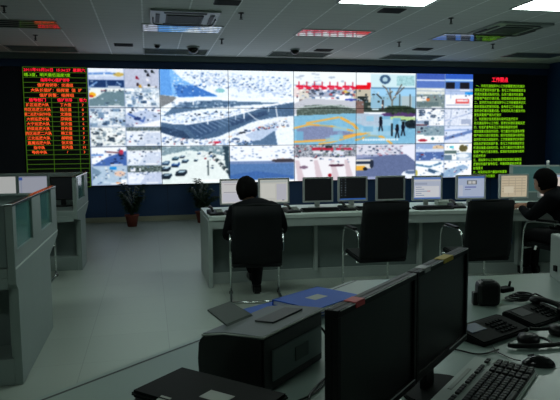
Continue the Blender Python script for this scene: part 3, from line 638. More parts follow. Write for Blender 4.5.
# ------------------------------------------------------------------ left workstations
def workstation(name, label, loc, L, dep_low, dep_top, yw, width, glass, mullions, mod=.30):
    """operator side faces -Y; the end panel is at local x 0, the unit runs to -x"""
    t = thing(name, label, 'workstation', loc, 0)
    yf = -yw
    # end panel frame (profile in YZ) around two glazed openings
    T = .045
    e = MB()
    e.prism([(0, 0, 0), (0, dep_low, 0), (0, dep_low, .62), (0, dep_low+.30, .68), (0, dep_top, .72), (0, dep_top, .86), (0, yf, .86), (0, yf, .66), (0, 0, .62)], (-T, 0, 0), bevel=.004)
    for (a, c) in mullions: e.b2(-T, 0, a, c, .85, 1.154, bevel=.003)
    e.build('end_panel', M_ws, t)
    e = MB(); e.b2(-T-.002, .002, yf, dep_top+.002, 1.14, 1.157, bevel=.003); e.build('end_panel_rail', M_rail, t)
    s = MB(); s.b2(0, .004, yf, dep_top, .752, .762); s.build('edge_strip', M_white, t)
    for (a, c) in glass:
        s = MB(); s.b2(-T*.6, -T*.4, a, c, .86, 1.14); s.build('glass_pane', M_teal, t)
    d = MB(); d.b2(-width, -T, yf, dep_top-.05, .70, .76, bevel=.006); d.build('desktop', M_ws, t)
    d = MB(); d.b2(-width, -T, yf-.0, yf+.03, .63, .70, bevel=.004); d.build('apron', M_ws, t)
    d = MB(); d.b2(-width, -T, 0, .30, 0, .17, bevel=.006); d.build('plinth', M_ws, t)
    d = MB(); d.b2(-width, -T, mod, mod+.03, .17, .63); d.build('modesty_panel', M_lamd, t)
    for k in range(int(width/1.3)+1):
        x = -T-.001-k*1.3
        d = MB(); d.b2(x-.018, x, .02, mod, .17, .63, bevel=.004); d.build('support_panel', M_ws, t)
    return t
wn = workstation('workstation', 'near grey workstation with teal glass end screen at the left edge', (-.82, 3.95, 0), 0, 1.23, 1.68, .06, 3.6,
                 [(.02, .58), (.88, 1.44)], [(-.06, .03), (.56, .90), (1.42, 1.68)])
d = MB(); d.b2(-3.6, -.05, 1.62, 1.66, .70, 1.085, bevel=.004); d.build('rear_screen', M_lamd, wn)
d = MB(); d.b2(-3.6, -.05, 1.60, 1.66, 1.085, 1.10); d.build('rear_screen_rail', M_lamd, wn)
d = MB(); d.b2(-.125, -.047, -.055, -.02, .765, 1.15, bevel=.004); d.build('return_screen', M_lamd, wn)
wf = workstation('workstation', 'far left grey workstation with framed end screen, before the blue wall', (-.83, 7.57, 0), 0, .55, .98, .30, 3.6,
                 [(-.14, .60)], [(-.30, -.12), (.58, .98)], .12)
d = MB(); d.b2(-3.6, -.05, .93, .98, .70, 1.10, bevel=.004); d.build('rear_screen', M_lamd, wf)
d = MB(); d.b2(-3.6, -.05, .90, .98, 1.08, 1.157, bevel=.005); d.build('rear_screen_rail', M_ws, wf)
d = MB(); d.b2(-.10, -.045, .3, .36, .76, 1.15, bevel=.004); d.build('screen_post', M_ws, wf)

# ------------------------------------------------------------------ monitors for the operator rows
def ui_pic(kind):
    p = Pic(40, 32, (235, 238, 248))
    if kind == 'windows':
        p.a[:] = (205, 214, 235); p.rect(0, 0, 1, .09, (110, 145, 215)); p.rect(0, .12, 1, .2, (225, 228, 235)); p.rect(.04, .26, .5, .34, (180, 190, 215)); p.rect(.04, .4, .96, .92, (240, 243, 250))
        for k in range(5): p.rect(.07, .44+k*.09, .3+.1*(k % 3), .47+k*.09, (150, 165, 195))
        p.rect(.5, .62, .62, .67, (200, 70, 80)); p.rect(0, .94, 1, 1, (90, 130, 205))
    elif kind == 'editor':
        p.a[:] = (196, 210, 238); p.rect(0, 0, 1, .08, (90, 130, 205)); p.rect(.35, .18, .72, .38, (120, 125, 130)); p.rect(.4, .22, .52, .34, (225, 225, 225)); p.rect(.56, .22, .68, .34, (225, 225, 225))
        p.rect(.28, .46, .7, .52, (130, 140, 205)); p.rect(.28, .6, .5, .63, (120, 130, 180)); p.rect(.06, .4, .2, .9, (215, 222, 240)); p.rect(0, .94, 1, 1, (150, 170, 215))
    elif kind == 'beige':
        p.a[:] = (225, 210, 180)
        for k in range(7): p.rect(.05, .08+k*.13, .95, .11+k*.13, (195, 178, 150))
        for x in (.3, .55, .8): p.rect(x, .08, x+.02, .95, (200, 185, 158))
        p.rect(.12, .5, .5, .8, (240, 228, 200))
    elif kind == 'pink':
        p.a[:] = (240, 224, 216); p.rect(0, 0, 1, .1, (190, 205, 225)); p.rect(.1, .2, .9, .5, (246, 236, 224)); p.rect(.1, .6, .9, .9, (232, 214, 206))
    elif kind == 'pages':
        p.a[:] = (236, 236, 236); p.rect(.02, .03, .98, .1, (200, 205, 215)); p.rect(.08, .5, .6, .52, (180, 180, 195)); p.rect(.63, .5, .98, .97, (205, 212, 228)); p.rect(.05, .55, .6, .95, (226, 228, 240)); p.rect(.1, .15, .9, .2, (215, 205, 210))
    elif kind == 'webpage':
        p.a[:] = (226, 226, 218); p.rect(.02, .02, .98, .12, (205, 212, 208)); p.rect(.06, .2, .55, .8, (236, 236, 228)); p.rect(.6, .2, .95, .9, (214, 214, 226)); p.rect(.8, .9, .88, .95, (90, 80, 130))
    elif kind == 'icons':
        p.a[:] = (10, 12, 14)
        for k in range(7):
            for j in range(2): p.rect(.06+j*.13, .06+k*.12, .11+j*.13, .1+k*.12, (90, 100, 110))
        p.rect(0, .94, 1, 1, (60, 110, 190))
    elif kind == 'lilac':
        p.a[:] = (178, 182, 196); p.rect(0, 0, 1, .06, (150, 155, 172)); p.rect(.0, .06, .12, .22, (70, 100, 180)); p.rect(.05, .25, .1, .9, (160, 168, 190))
    elif kind == 'plain':
        p.a[:] = (205, 207, 205); p.rect(0, .96, 1, 1, (170, 172, 172))
    else: p.a[:] = (9, 11, 13)
    return p.a
M_mon = attr_screen_mat('monitor_picture', 1.1)
def monitor(x, y, z0, rz, kind, frame, label, group, w=.365, h=.30, lift=.055):
    t = thing('computer_monitor', label, 'monitor', (x, y, z0), rz, group)
    f = MB(); bz = .018
    for (x0, x1, a, c) in ((-w/2, w/2, lift, lift+bz), (-w/2, w/2, lift+h-bz, lift+h), (-w/2, -w/2+bz, lift+bz, lift+h-bz), (w/2-bz, w/2, lift+bz, lift+h-bz)): f.b2(x0, x1, -.018, .0, a, c)
    f.build('bezel', frame, t)
    f = MB(); f.b2(-w/2, w/2, 0, .03, lift, lift+h, bevel=.008); f.b2(-w*.3, w*.3, .03, .055, lift+.05, lift+h-.05, bevel=.01); f.build('back_shell', frame, t)
    picture_mesh('screen', ui_pic(kind), w-2*bz, h-2*bz, M_mon, t, (0, -.006, lift+bz))
    f = MB(); f.b2(-.03, .03, .03, .055, .008, lift+.1, bevel=.005); f.build('stand_neck', frame, t)
    f = MB(); f.lathe([(.11, 0), (.11, .008), (.09, .013), (.02, .016)], c=(0, .04, 0)); f.build('stand_base', frame, t)
    return t
G2 = 'monitors on the operators\' desk'
ops = [(.95, 6.73, 'pages', 'lit monitor with a silver frame half hidden by the first operator\'s head'), (1.39, 6.73, 'webpage', 'lit monitor with a pale web page, right of the first operator\'s head'),
       (1.917, 6.73, 'off', 'dark silver-framed monitor, leftmost of three dark ones'), (2.338, 6.72, 'icons', 'dark desktop monitor with a column of icons and blue taskbar'), (2.797, 6.68, 'off', 'dark monitor behind the second chair back'),
       (3.195, 6.53, 'windows', 'lit monitor with a window and small red button, between two empty chairs'), (3.744, 6.50, 'editor', 'lit monitor with a pale blue page behind the third chair back'),
       (4.29, 6.46, 'beige', 'lit monitor with a beige spreadsheet, left of the right operator'), (4.80, 6.42, 'pink', 'lit monitor partly behind the right operator\'s head')]
for (x, y, k, l) in ops: monitor(x, y, .757, -.02 if x < 3 else -.14, k, M_alu, l, G2, w=.36, h=.292, lift=.07)
G3 = 'monitors on the far left workstation'
monitor(-1.78, 7.85, .762, 0, 'plain', M_lamd, 'monitor with a plain white screen at the left edge', G3, w=.40, h=.26, lift=.14)
monitor(-1.40, 7.85, .762, 0, 'lilac', M_lamd, 'monitor with a pale lilac screen on the far left workstation', G3, w=.36, h=.26, lift=.14)
monitor(-1.06, 7.85, .762, 0, 'off', M_blk, 'black switched-off monitor at the end of the far left workstation', G3, w=.28, h=.29, lift=.08)

# ------------------------------------------------------------------ operators' console (slightly curved)
front = [(.59, 6.19), (1.5, 6.18), (2.4, 6.13), (3.3, 6.01), (4.2, 5.83), (5.1, 5.6), (6.0, 5.3)]
def off(pl, d):
    out = []
    for i, p in enumerate(pl):
        a = pl[max(i-1, 0)]; c = pl[min(i+1, len(pl)-1)]; t = Vector((c[0]-a[0], c[1]-a[1])).normalized()
        out.append((p[0]-t.y*d if i else p[0], p[1]+t.x*d))
    return out
def strip(B, a, c, z0, z1):
    """solid between two plan polylines"""
    n = len(a)
    B.prism([(p[0], p[1], z0) for p in a]+[(p[0], p[1], z0) for p in c[::-1]], (0, 0, z1-z0), bevel=0)
con = thing('operator_console', 'long gently curved grey operators\' desk in front of the video wall', 'desk', (0, 0, 0))
b = MB(); strip(b, front, off(front, 1.0), .72, .757); b.build('worktop', M_white, con)
b = MB(); strip(b, off(front, .01), off(front, .05), .63, .72); b.build('apron', M_lam, con)
b = MB(); strip(b, off(front, .24), off(front, .28), .12, .72); b.build('front_panel', M_lamd, con)
b = MB(); strip(b, off(front, .22), off(front, .90), 0, .12); b.build('plinth', M_lam, con)
b = MB(); strip(b, off(front, .93), off(front, .97), .05, .72); b.build('back_panel', M_lamd, con)
b = MB(); b.prism([(.58, 6.23, .0), (.58, 7.18, 0), (.58, 7.18, .72), (.58, 6.19, .72), (.58, 6.19, .62)], (.045, 0, 0), bevel=.004); b.build('end_panel', M_lam, con)
fo_ = off(front, .235)
for i, (x, y) in enumerate([(1.78, 0), (2.98, 0), (4.1, 0), (5.1, 0)]):
    # support fins between bays
    for k in range(len(fo_)-1):
        if fo_[k][0] <= x <= fo_[k+1][0]:
            u = (x-fo_[k][0])/(fo_[k+1][0]-fo_[k][0]); yy = fo_[k][1]+u*(fo_[k+1][1]-fo_[k][1])
    f = MB(); f.b2(x-.02, x+.02, yy-.06, yy+.03, .10, .72, bevel=.003); f.build('support_fin', M_lam, con)

# keyboards, mice, phones on the console
def keyboard(x, y, z, rz, label, group, w=.44, d=.15, shell=M_blk, keys=M_keyk, full=False):
    t = thing('computer_keyboard', label, 'keyboard', (x, y, z), rz, group)
    f = MB(); f.prism([(-w/2, -d/2, 0), (-w/2, d/2, 0), (-w/2, d/2, .026), (-w/2, -d/2, .014)], (w, 0, 0), bevel=.004); f.build('shell', shell, t)
    return t
def small_kb(x, y, rz, label): 
    t = keyboard(x, y, .758, rz, label, 'keyboards on the operators\' desk')
    k = MB()
    for r in range(5): k.box((0, -.05+r*.025, .024+r*.002), (.41, .018, .008), bevel=.002)
    k.build('keys', M_blkm, t); return t
k0 = small_kb(1.0, 6.42, 0, 'black keyboard in front of the first operator')
dup(k0, (1.85, 6.40, .758), -.03, 'black keyboard before the leftmost dark monitor'); dup(k0, (2.49, 6.38, .758), -.05, 'black keyboard before the icon desktop monitor')
dup(k0, (3.12, 6.22, .758), -.12, 'black keyboard below the red-button monitor'); dup(k0, (3.78, 6.12, .758), -.15, 'black keyboard left behind the third chair'); dup(k0, (4.32, 6.16, .758), -.2, 'black keyboard beside the right operator\'s hand')
def phone(x, y, z, rz, label):
    t = thing('desk_telephone', label, 'telephone', (x, y, z), rz, 'telephones on the operators\' desk')
    f = MB(); f.prism([(-.08, -.1, 0), (-.08, .1, 0), (-.08, .1, .05), (-.08, -.1, .02)], (.16, 0, 0), bevel=.006); f.build('base', M_blk, t)
    f = MB(); f.tube(arc([(-.05, -.09, .05), (-.05, -.04, .075), (-.05, .04, .085), (-.05, .09, .075)]), [.016]*1+[.014]*24+[.016]*1 if False else .015, 8); f.build('handset', M_blk, t)
    f = MB()
    for i in range(3):
        for j in range(4): f.box((.01+i*.025, -.06+j*.025, .034+j*.006), (.017, .015, .01), bevel=.002)
    f.build('keypad', M_lab, t)
    return t
p0 = phone(1.52, 6.40, .758, .1, 'dark desk telephone left of the leftmost dark monitor')
dup(p0, (2.795, 6.36, .758), -.05, 'dark desk telephone between the icon monitor and second chair'); dup(p0, (3.445, 6.28, .758), -.15, 'desk telephone between the red-button monitor and the third chair'); dup(p0, (.685, 6.42, .758), .1, 'desk telephone at the left end of the operators\' desk')
dup(p0, (2.165, 6.42, .758), 0, 'desk telephone between the two left dark monitors')
# small router-like grey box between the windows
f = MB(); f.b2(-.1, .1, -.08, .08, 0, .05, bevel=.008); f.b2(-.085, .085, -.07, .07, .05, .056); bx_ = f.build('document_tray', M_lab); bx_.location = (3.47, 6.62, .758); bx_.rotation_euler.z = -.15
tag(bx_, 'low grey document tray between the two pale blue monitors', 'tray')

# ------------------------------------------------------------------ cantilever chairs
def make_chair(loc, rz, label):
    t = thing('cantilever_chair', label, 'chair', loc, rz, 'black cantilever chairs')
    W = .465
    # backrest: curved panel, back face towards -Y
    f = MB(); rings = []
    prof = [(-.14, .365), (-.20, .375), (-.25, .41), (-.275, .49), (-.285, .60), (-.30, .72), (-.32, .84), (-.345, .95)]
    nx = 10
    for th in (0, .035):
        for (y, z) in prof:
            rings.append([f.bm.verts.new((-W/2*(1-.04*((z-.43)/.5)**2)+W*(1-.04*((z-.43)/.5)**2)*i/nx, y+th-.02*math.sin(PI*i/nx), z)) for i in range(nx+1)])
    n = len(prof)
    for a in range(2):
        for r in range(n-1):
            for i in range(nx):
                q = rings[a*n+r]; w = rings[a*n+r+1]; f.bm.faces.new([q[i], q[i+1], w[i+1], w[i]]).smooth = True
    for r in range(n-1):
        for i in (0, nx): f.bm.faces.new([rings[r][i], rings[r+1][i], rings[n+r+1][i], rings[n+r][i]])
    for r in (0, n-1):
        for i in range(nx): f.bm.faces.new([rings[r][i], rings[r][i+1], rings[n+r][i+1], rings[n+r][i]])
    f.build('backrest', M_leat, t)
    f = MB(); f.tube([(-W/2+.02, -.33, .945), (0, -.35, .957), (W/2-.02, -.33, .945)], .016, 8); f.build('top_rail', M_blkm, t)
    f = MB(); f.prism([(-W/2, -.25, .41), (-W/2, .24, .43), (-W/2, .27, .41), (-W/2, .25, .375), (-W/2, -.22, .36), (-W/2, -.27, .38)], (W, 0, 0), bevel=.012); f.build('seat', M_leat, t)
    for s in (-1, 1):
        x = s*(W/2+.012)
        pts = arc([(x, -.25, .52), (x, -.23, .66), (x, -.05, .665), (x, .20, .655), (x, .27, .62), (x, .29, .45), (x, .30, .06), (x, .28, .012), (x, .1, .012), (x, -.14, .012), (x, -.16, .012)])
        f = MB(); f.tube(pts, .0125, 10); sf = f.build('side_frame', M_chr, t)
        f = MB(); f.box((x, .0, .682), (.045, .26, .022), bevel=.008); f.build('armrest_pad', M_blk, sf)
        f = MB(); f.b2(x-.02, x+.02, .255, .33, .0, .012); f.build('floor_glide', M_blk, sf)
    f = MB(); f.tube([(-W/2-.012, -.16, .014), (W/2+.012, -.16, .014)], .013, 10); f.build('rear_floor_bar', M_chr, t)
    f = MB(); f.tube([(-W/2-.012, .27, .36), (W/2+.012, .27, .36)], .011, 8); f.build('seat_crossbar', M_chr, t); f = MB(); f.tube([(-W/2-.012, -.15, .36), (W/2+.012, -.15, .36)], .011, 8); f.build('seat_crossbar', M_chr, t)
    return t
ch1 = make_chair((.985, 5.66, 0), -.13, 'black cantilever chair with chrome frame carrying the first operator')
dup(ch1, (2.175, 5.58, 0), -.04, 'empty black chair pushed before the dark monitors, second from left')
dup(ch1, (3.16, 5.38, 0), -.09, 'empty black chair in front of the pale blue monitors, third from left')
dup(ch1, (4.27, 5.55, 0), .28, 'chair with bright chrome arm carrying the right operator')
dup(ch1, (-1.34, 7.00, 0), 0, 'black chair half hidden at the far left workstation')

# ------------------------------------------------------------------ people
def skin(nodes, edges, name, m, parent, root=None, sub=2, extra=None):
    me = bpy.data.meshes.new(name); keys = list(nodes); idx = {k: i for i, k in enumerate(keys)}
    me.from_pydata([nodes[k][0] for k in keys], [(idx[a], idx[c]) for a, c in edges], [])
    o = bpy.data.objects.new(name, me); COL.objects.link(o)
    md = o.modifiers.new('s', 'SKIN'); md.use_smooth_shade = True
    for i, k in enumerate(keys):
        r = nodes[k][1]; r = r if isinstance(r, tuple) else (r, r)
        me.skin_vertices[0].data[i].radius = r; me.skin_vertices[0].data[i].use_root = (k == (root or keys[0]))
    o.modifiers.new('d', 'SUBSURF').levels = sub
    dg = bpy.context.evaluated_depsgraph_get(); m2 = bpy.data.meshes.new_from_object(o.evaluated_get(dg))
    bpy.data.objects.remove(o); bpy.data.meshes.remove(me)
    if extra:
        bm = bmesh.new(); bm.from_mesh(m2); 
        for e in extra:
            k = len(bm.verts); bm.from_mesh(e); bpy.data.meshes.remove(e)
        bm.to_mesh(m2); bm.free()
    m2.name = name; m2.materials.clear(); m2.materials.append(m)
    for p in m2.polygons: p.use_smooth = True; p.material_index = 0
    ob = bpy.data.objects.new(name, m2); COL.objects.link(ob); ob.parent = parent
    return ob
def head_mesh(c, M):
    """head with brow, nose, lips, chin and ears; local face direction is +Y"""
    B = MB(); vs = B.ball((0, 0, 0), (.076, .095, .115), 4); M = M @ Matrix.Scale(1.1, 4)
    for v in vs:
        x, y, z = v.co
        if z < -.01: k = 1-.30*((-z-.01)/.11)**1.3; v.co.x *= k
        if y > 0:
            v.co.y -= .012*max(0, 1-abs(z-.012)/.02)*(1 if abs(x) > .012 else 0)      # eye sockets
            if abs(x) < .018 and -.045 < z < .02: v.co.y += .024*(1-abs(x)/.018)*(1-(z+.045)/.075)   # nose
            if abs(x) < .028 and abs(z+.062) < .012: v.co.y += .007                     # lips
            if abs(x) < .03 and z < -.085: v.co.y += .010                               # chin
    for s in (-1, 1):
        B.ball((s*.078, -.005, -.005), (.010, .020, .032), 2)
        B.ball((s*.030, .082, .010), (.013, .009, .009), 2)
    for v in B.bm.verts: v.co = M @ v.co
    me = bpy.data.meshes.new('h'); B.bm.to_mesh(me); B.bm.free(); return me
def hair_obj(M, parent, seed):
    B = MB(); vs = B.ball((0, -.012, .014), (.093, .108, .120), 4); r = random.Random(seed); M = M @ Matrix.Scale(1.14, 4)
    for v in vs:
        x, y, z = v.co
        if y > .035 and z < .055: v.co.y = .035-(.055-z)*.35; 
        if z < -.065: v.co.z = -.065+(z+.065)*.2; v.co.x *= .86
        v.co += Vector((r.uniform(-1, 1), r.uniform(-1, 1), r.uniform(-1, 1)))*.0022
    for v in B.bm.verts: v.co = M @ v.co
    return B.build('hair', M_hair, parent)
def hand_meshes(wrist, direc, upv, side, curl=.5, M=None):
    """palm and five bent fingers as one mesh joined to the body"""
    w = Vector(wrist); d = Vector(direc).normalized(); u = Vector(upv).normalized(); s = d.cross(u).normalized()*side
    out = []
    B = MB(); R = Matrix((s, d, u)).transposed().to_4x4(); R.translation = w+d*.045
    B.box((0, 0, 0), (.078, .095, .028), bevel=.011, seg=3)
    for v in B.bm.verts: v.co = R @ v.co
    lens_ = [.072, .082, .076, .06]
    for i in range(4):
        b0 = w+d*.085+s*(-.029+.0195*i); L = lens_[i]; p = [b0-d*.015, b0]
        a = 0
        for k, q in enumerate((.45, .32, .23)):
            a += curl*(.5+.35*k); dd = d*math.cos(a)-u*math.sin(a); p.append(p[-1]+dd*L*q)
        B.tube(p, [.009, .009, .0085, .008, .0065], 8)
    t0 = w+d*.03-s*.034; B.tube([t0+s*.01, t0, t0-s*.018+d*.026-u*.006, t0-s*.02+d*.052-u*.014], [.012, .012, .0105, .008], 8)
    me = bpy.data.meshes.new('hand'); B.bm.to_mesh(me); B.bm.free(); return me

def person(label, loc, P, face, tilt, hair_seed, hands, shoulder_patch=False):
    t = thing('person', label, 'person', loc)
    Mh = Matrix.Translation(P['head']) @ Matrix.Rotation(face, 4, 'Z') @ Matrix.Rotation(tilt[0], 4, 'X') @ Matrix.Rotation(tilt[1], 4, 'Y')
    # continuous body under the clothes: neck, trunk, arms, legs
    N = {'pelvis': (P['pelvis'], .10), 'chest': (P['chest'], (.11, .09)), 'neck': (P['neck'], .05), 'skull': (tuple(Vector(P['head'])-Vector((0, 0, .05))), .045)}
    E = [('pelvis', 'chest'), ('chest', 'neck'), ('neck', 'skull')]
    for s in 'LR':
        N['sh'+s] = (P['sh'+s], .045); N['el'+s] = (P['el'+s], .036); N['wr'+s] = (P['wr'+s], .026)
        N['hip'+s] = (P['hip'+s], .07); N['kn'+s] = (P['kn'+s], .05); N['an'+s] = (P['an'+s], .035)
        E += [('chest', 'sh'+s), ('sh'+s, 'el'+s), ('el'+s, 'wr'+s), ('pelvis', 'hip'+s), ('hip'+s, 'kn'+s), ('kn'+s, 'an'+s)]
    skin(N, E, 'body', M_skin, t, 'pelvis', extra=[head_mesh(P['head'], Mh)]+[hand_meshes(*h) for h in hands])
    hair_obj(Mh, t, hair_seed)
    # jacket
    pv, cs, nk = Vector(P['pelvis']), Vector(P['chest']), Vector(P['neck'])
    mid = pv.lerp(cs, .5)+Vector((0, -.015, 0))
    N = {'hem': (tuple(pv+Vector((0, 0, -.02))), (.165, .135)), 'mid': (tuple(mid), (.165, .125)), 'chest': (tuple(cs), (.20, .14)), 'yoke': (tuple(cs.lerp(nk, .62)), (.15, .115)), 'collar': (tuple(cs.lerp(nk, 1.08)), (.078, .078))}
    E = [('hem', 'mid'), ('mid', 'chest'), ('chest', 'yoke'), ('yoke', 'collar')]
    for s in 'LR':
        a, e, w = (Vector(P[k+s]) for k in ('sh', 'el', 'wr'))
        N['sh'+s] = (tuple(a), .088); N['ua'+s] = (tuple(a.lerp(e, .5)), .078); N['el'+s] = (tuple(e), .070); N['fa'+s] = (tuple(e.lerp(w, .5)), .05); N['cu'+s] = (tuple(e.lerp(w, .93)), .040)
        E += [('yoke', 'sh'+s), ('sh'+s, 'ua'+s), ('ua'+s, 'el'+s), ('el'+s, 'fa'+s), ('fa'+s, 'cu'+s)]
    jk = skin(N, E, 'jacket', M_jack, t, 'mid')
    N = {'pel': (tuple(pv+Vector((0, .0, -.01))), (.15, .12))}; E = []
    for s in 'LR':
        h, k, a = (Vector(P[q+s]) for q in ('hip', 'kn', 'an'))
        N['h'+s] = (tuple(h), .095); N['t'+s] = (tuple(h.lerp(k, .5)), .085); N['k'+s] = (tuple(k), .068); N['c'+s] = (tuple(k.lerp(a, .4)), .062); N['a'+s] = (tuple(k.lerp(a, 1.12)), .056)
        E += [('pel', 'h'+s), ('h'+s, 't'+s), ('t'+s, 'k'+s), ('k'+s, 'c'+s), ('c'+s, 'a'+s)]
    skin(N, E, 'trousers', M_trou, t, 'pel')
    for s in 'LR':
        a = Vector(P['an'+s]); dr = Vector(P['ft'+s])-a; dr.z = 0; dr.normalize(); ang = math.atan2(-dr.x, dr.y)
        z = P['ft'+s][2]
        B = MB(); B.prism([(0, -.07, 0), (0, .19, 0), (0, .20, .02), (0, .16, .045), (0, .06, .075), (0, .03, .10), (0, -.05, .10), (0, -.075, .05)], (.085, 0, 0), bevel=.014)
        Mx = Matrix.Translation((a.x, a.y, z)) @ Matrix.Rotation(ang, 4, 'Z') @ Matrix.Translation((-.0425, 0, 0))
        for v in B.bm.verts: v.co = Mx @ v.co
        B.build('shoe', M_shoe, t)
    return t, jk
P1 = dict(pelvis=(.98, 5.56, .55), chest=(.99, 5.66, .82), neck=(.965, 5.76, .955), head=(.935, 5.83, 1.045),
          shL=(.785, 5.66, .875), shR=(1.19, 5.64, .87), elL=(.725, 5.72, .61), elR=(1.275, 5.76, .64), wrL=(.86, 6.16, .79), wrR=(1.12, 6.16, .79),
          hipL=(.89, 5.58, .50), hipR=(1.07, 5.58, .50), knL=(.90, 6.0, .50), knR=(1.08, 5.98, .49), anL=(1.05, 6.26, .16), anR=(1.035, 5.93, .10),
          ftL=(1.05, 6.4, .05), ftR=(1.05, 6.1, .0))
def loc0(P, loc): return {k: (v[0]-loc[0], v[1]-loc[1], v[2]-loc[2]) for k, v in P.items()}
L1 = (.98, 5.56, 0); Q1 = loc0(P1, L1)
person('person in dark clothes seen from behind, seated with head bowed before two lit monitors', L1, Q1, .10, (-.35, -.10), 3,
       [(Q1['wrL'], (.25, 1, -.1), (0, 0, 1), 1, .45), (Q1['wrR'], (-.25, 1, -.1), (0, 0, 1), -1, .45)])
P2 = dict(pelvis=(4.30, 5.42, .55), chest=(4.25, 5.50, .83), neck=(4.15, 5.56, .985), head=(4.085, 5.60, 1.075),
          shL=(4.04, 5.44, .90), shR=(4.42, 5.60, .89), elL=(3.91, 5.56, .72), elR=(4.30, 5.86, .78), wrL=(3.935, 5.80, .80), wrR=(4.13, 6.0, .80),
          hipL=(4.18, 5.42, .50), hipR=(4.35, 5.50, .50), knL=(4.04, 5.80, .50), knR=(4.22, 5.92, .49), anL=(4.16, 6.00, .12), anR=(4.30, 6.05, .11),
          ftL=(4.14, 6.2, .0), ftR=(4.26, 6.2, .0))
L2 = (4.27, 5.42, 0); Q2 = loc0(P2, L2)
t2, jk2 = person('person in dark uniform with white sleeve patch, writing at the right end', L2, Q2, .55, (-.30, -.05), 8,
       [(Q2['wrL'], (.1, 1, -.12), (0, 0, 1), 1, .5), (Q2['wrR'], (-.5, 1, -.1), (0, 0, 1), -1, .5)])
f = MB(); f.box((-.345, .075, .40), (.008, .03, .045), rot=Matrix.Rotation(.3, 4, 'Y'), bevel=.003); f.build('shoulder_patch', M_paper, t2, 'small white sleeve patch')
f = MB(); f.b2(-.15, .15, -.1, .1, 0, .004); pp = f.build('paper_sheet', M_paper); pp.location = (3.97, 5.98, .758); pp.rotation_euler.z = -.2
tag(pp, 'white paper sheet under the right operator\'s hand', 'paper')

# ------------------------------------------------------------------ right-hand far workstation screen
t = thing('partition_screen', 'teal partition screen with metal posts standing behind the right operator', 'partition', (5.40, 8.20, 0), -.42)
f = MB()
f.b2(0, 1.9, -.015, .015, .76, 1.13); f.build('upper_panel', M_tealo, t)
f = MB(); f.b2(0, 1.9, -.015, .015, .03, .74); f.build('lower_panel', M_lamd, t)
f = MB(); f.b2(0, 1.9, -.02, .02, 1.13, 1.154, bevel=.004); f.b2(0, 1.9, -.02, .02, .74, .76); f.build('rail', M_lam, t)
for k, x in enumerate((0, .52, 1.2, 1.9)):
    f = MB(); f.b2(x-.022, x+.022, -.03, .03, 0, 1.16, bevel=.005); po_ = f.build('post', M_lam, t); posts = [po_] if not k else posts+[po_]
f = MB(); f.lathe([(.022, 0), (.022, .05), (.018, .06), (.006, .064)], n=12, c=(.52, 0, 1.16)); f.build('post_cap', M_paper, posts[1], 'bright white post cap')

# ------------------------------------------------------------------ plants at the wall
def plant(x, y, seed, label, s=1):
    t = thing('potted_palm', label, 'plant', (x, y, 0), 0, 'potted plants at the video wall')
    f = MB(); f.lathe([(.085, 0), (.12, .19), (.135, .20), (.135, .225), (.115, .225), (.11, .19)], n=20); po = f.build('pot', M_pot, t)
    f = MB(); f.lathe([(.108, .185), (.10, .198), (.01, .2)], n=16); f.build('soil', M_soil, po)
    r = random.Random(seed); st = MB(); lf = MB()
    for k in range(16):
        a = r.uniform(0, 2*PI); lean = r.uniform(.05, .30); h = r.uniform(.30, .66)*s
        pts = arc([(.02*math.cos(a), .02*math.sin(a), .19), (lean*.35*math.cos(a), lean*.35*math.sin(a), .19+h*.6), (lean*math.cos(a), lean*math.sin(a), .19+h)])
        st.tube(pts, [.006]*len(pts), 5)
        for j in range(7, len(pts)):
            for sd in (-1, 1):
                p = pts[j]; ang = a+sd*r.uniform(.5, 1.1); L = r.uniform(.09, .16)
                d = Vector((math.cos(ang), math.sin(ang), r.uniform(-.25, .35))); w = Vector((-d.y, d.x, 0)).normalized()*.015
                q = [p, p+d*L*.45+w, p+d*L+Vector((0, 0, -.03)), p+d*L*.45-w]; vs = [lf.bm.verts.new(v) for v in q]
                up = [lf.bm.verts.new(Vector(v)+Vector((0, 0, .002))) for v in q]
                lf.bm.faces.new(vs[::-1]); lf.bm.faces.new(up)
                for m_ in range(4): lf.bm.faces.new([vs[m_], vs[(m_+1) % 4], up[(m_+1) % 4], up[m_]])
    so = st.build('stems', M_leaf, t); lf.build('leaves', M_leaf, so); return t
plant(-.34, 11.5, 1, 'potted plant standing alone before the blue wall left of the desk')
plant(.98, 11.7, 2, 'potted plant behind the left end of the operators\' desk')

# ------------------------------------------------------------------ front desk
Fd = thing('front_desk', 'large pale angled desk in the foreground with a dark groove along its edge', 'desk', (0, 0, 0))
outl = [(-1.2, 1.08), (1.06, 3.06), (3.4, 2.84), (3.4, .2), (.2, .2), (-.6, .55)]
b = MB(); b.prism([(x, y, .725) for x, y in outl], (0, 0, .035)); b.build('desktop', M_desk, Fd)
# groove line a little in from the edge and pale rim
def inset_line(a, c, d, w, z, h, mm, nm):
    a, c = Vector((a[0], a[1], 0)), Vector((c[0], c[1], 0)); t = (c-a).normalized(); n = Vector((t.y, -t.x, 0))
    B = MB(); B.prism([a+n*d+Vector((0, 0, z)), c+n*d+Vector((0, 0, z)), c+n*(d+w)+Vector((0, 0, z)), a+n*(d+w)+Vector((0, 0, z))], (0, 0, h)); B.build(nm, mm, Fd)
inset_line(outl[0], outl[1], .021, .009, .7601, .0008, M_edge, 'edge_groove_and_shade'); inset_line(outl[1], outl[2], -.001, .006, .7601, .0008, M_edge, 'edge_groove_and_shade')  # left edge: groove; far edge: dark line painted for gap and shadow behind
b = MB(); b.prism([(x, y, 0) for x, y in [(-.9, 1.1), (1.05, 2.75), (3.2, 2.6), (3.2, 2.5), (1.1, 2.65), (-.8, 1.0)]], (0, 0, .725)); b.build('front_panel', M_lamd, Fd)
ZD = .761
S2 = math.sqrt(.5)
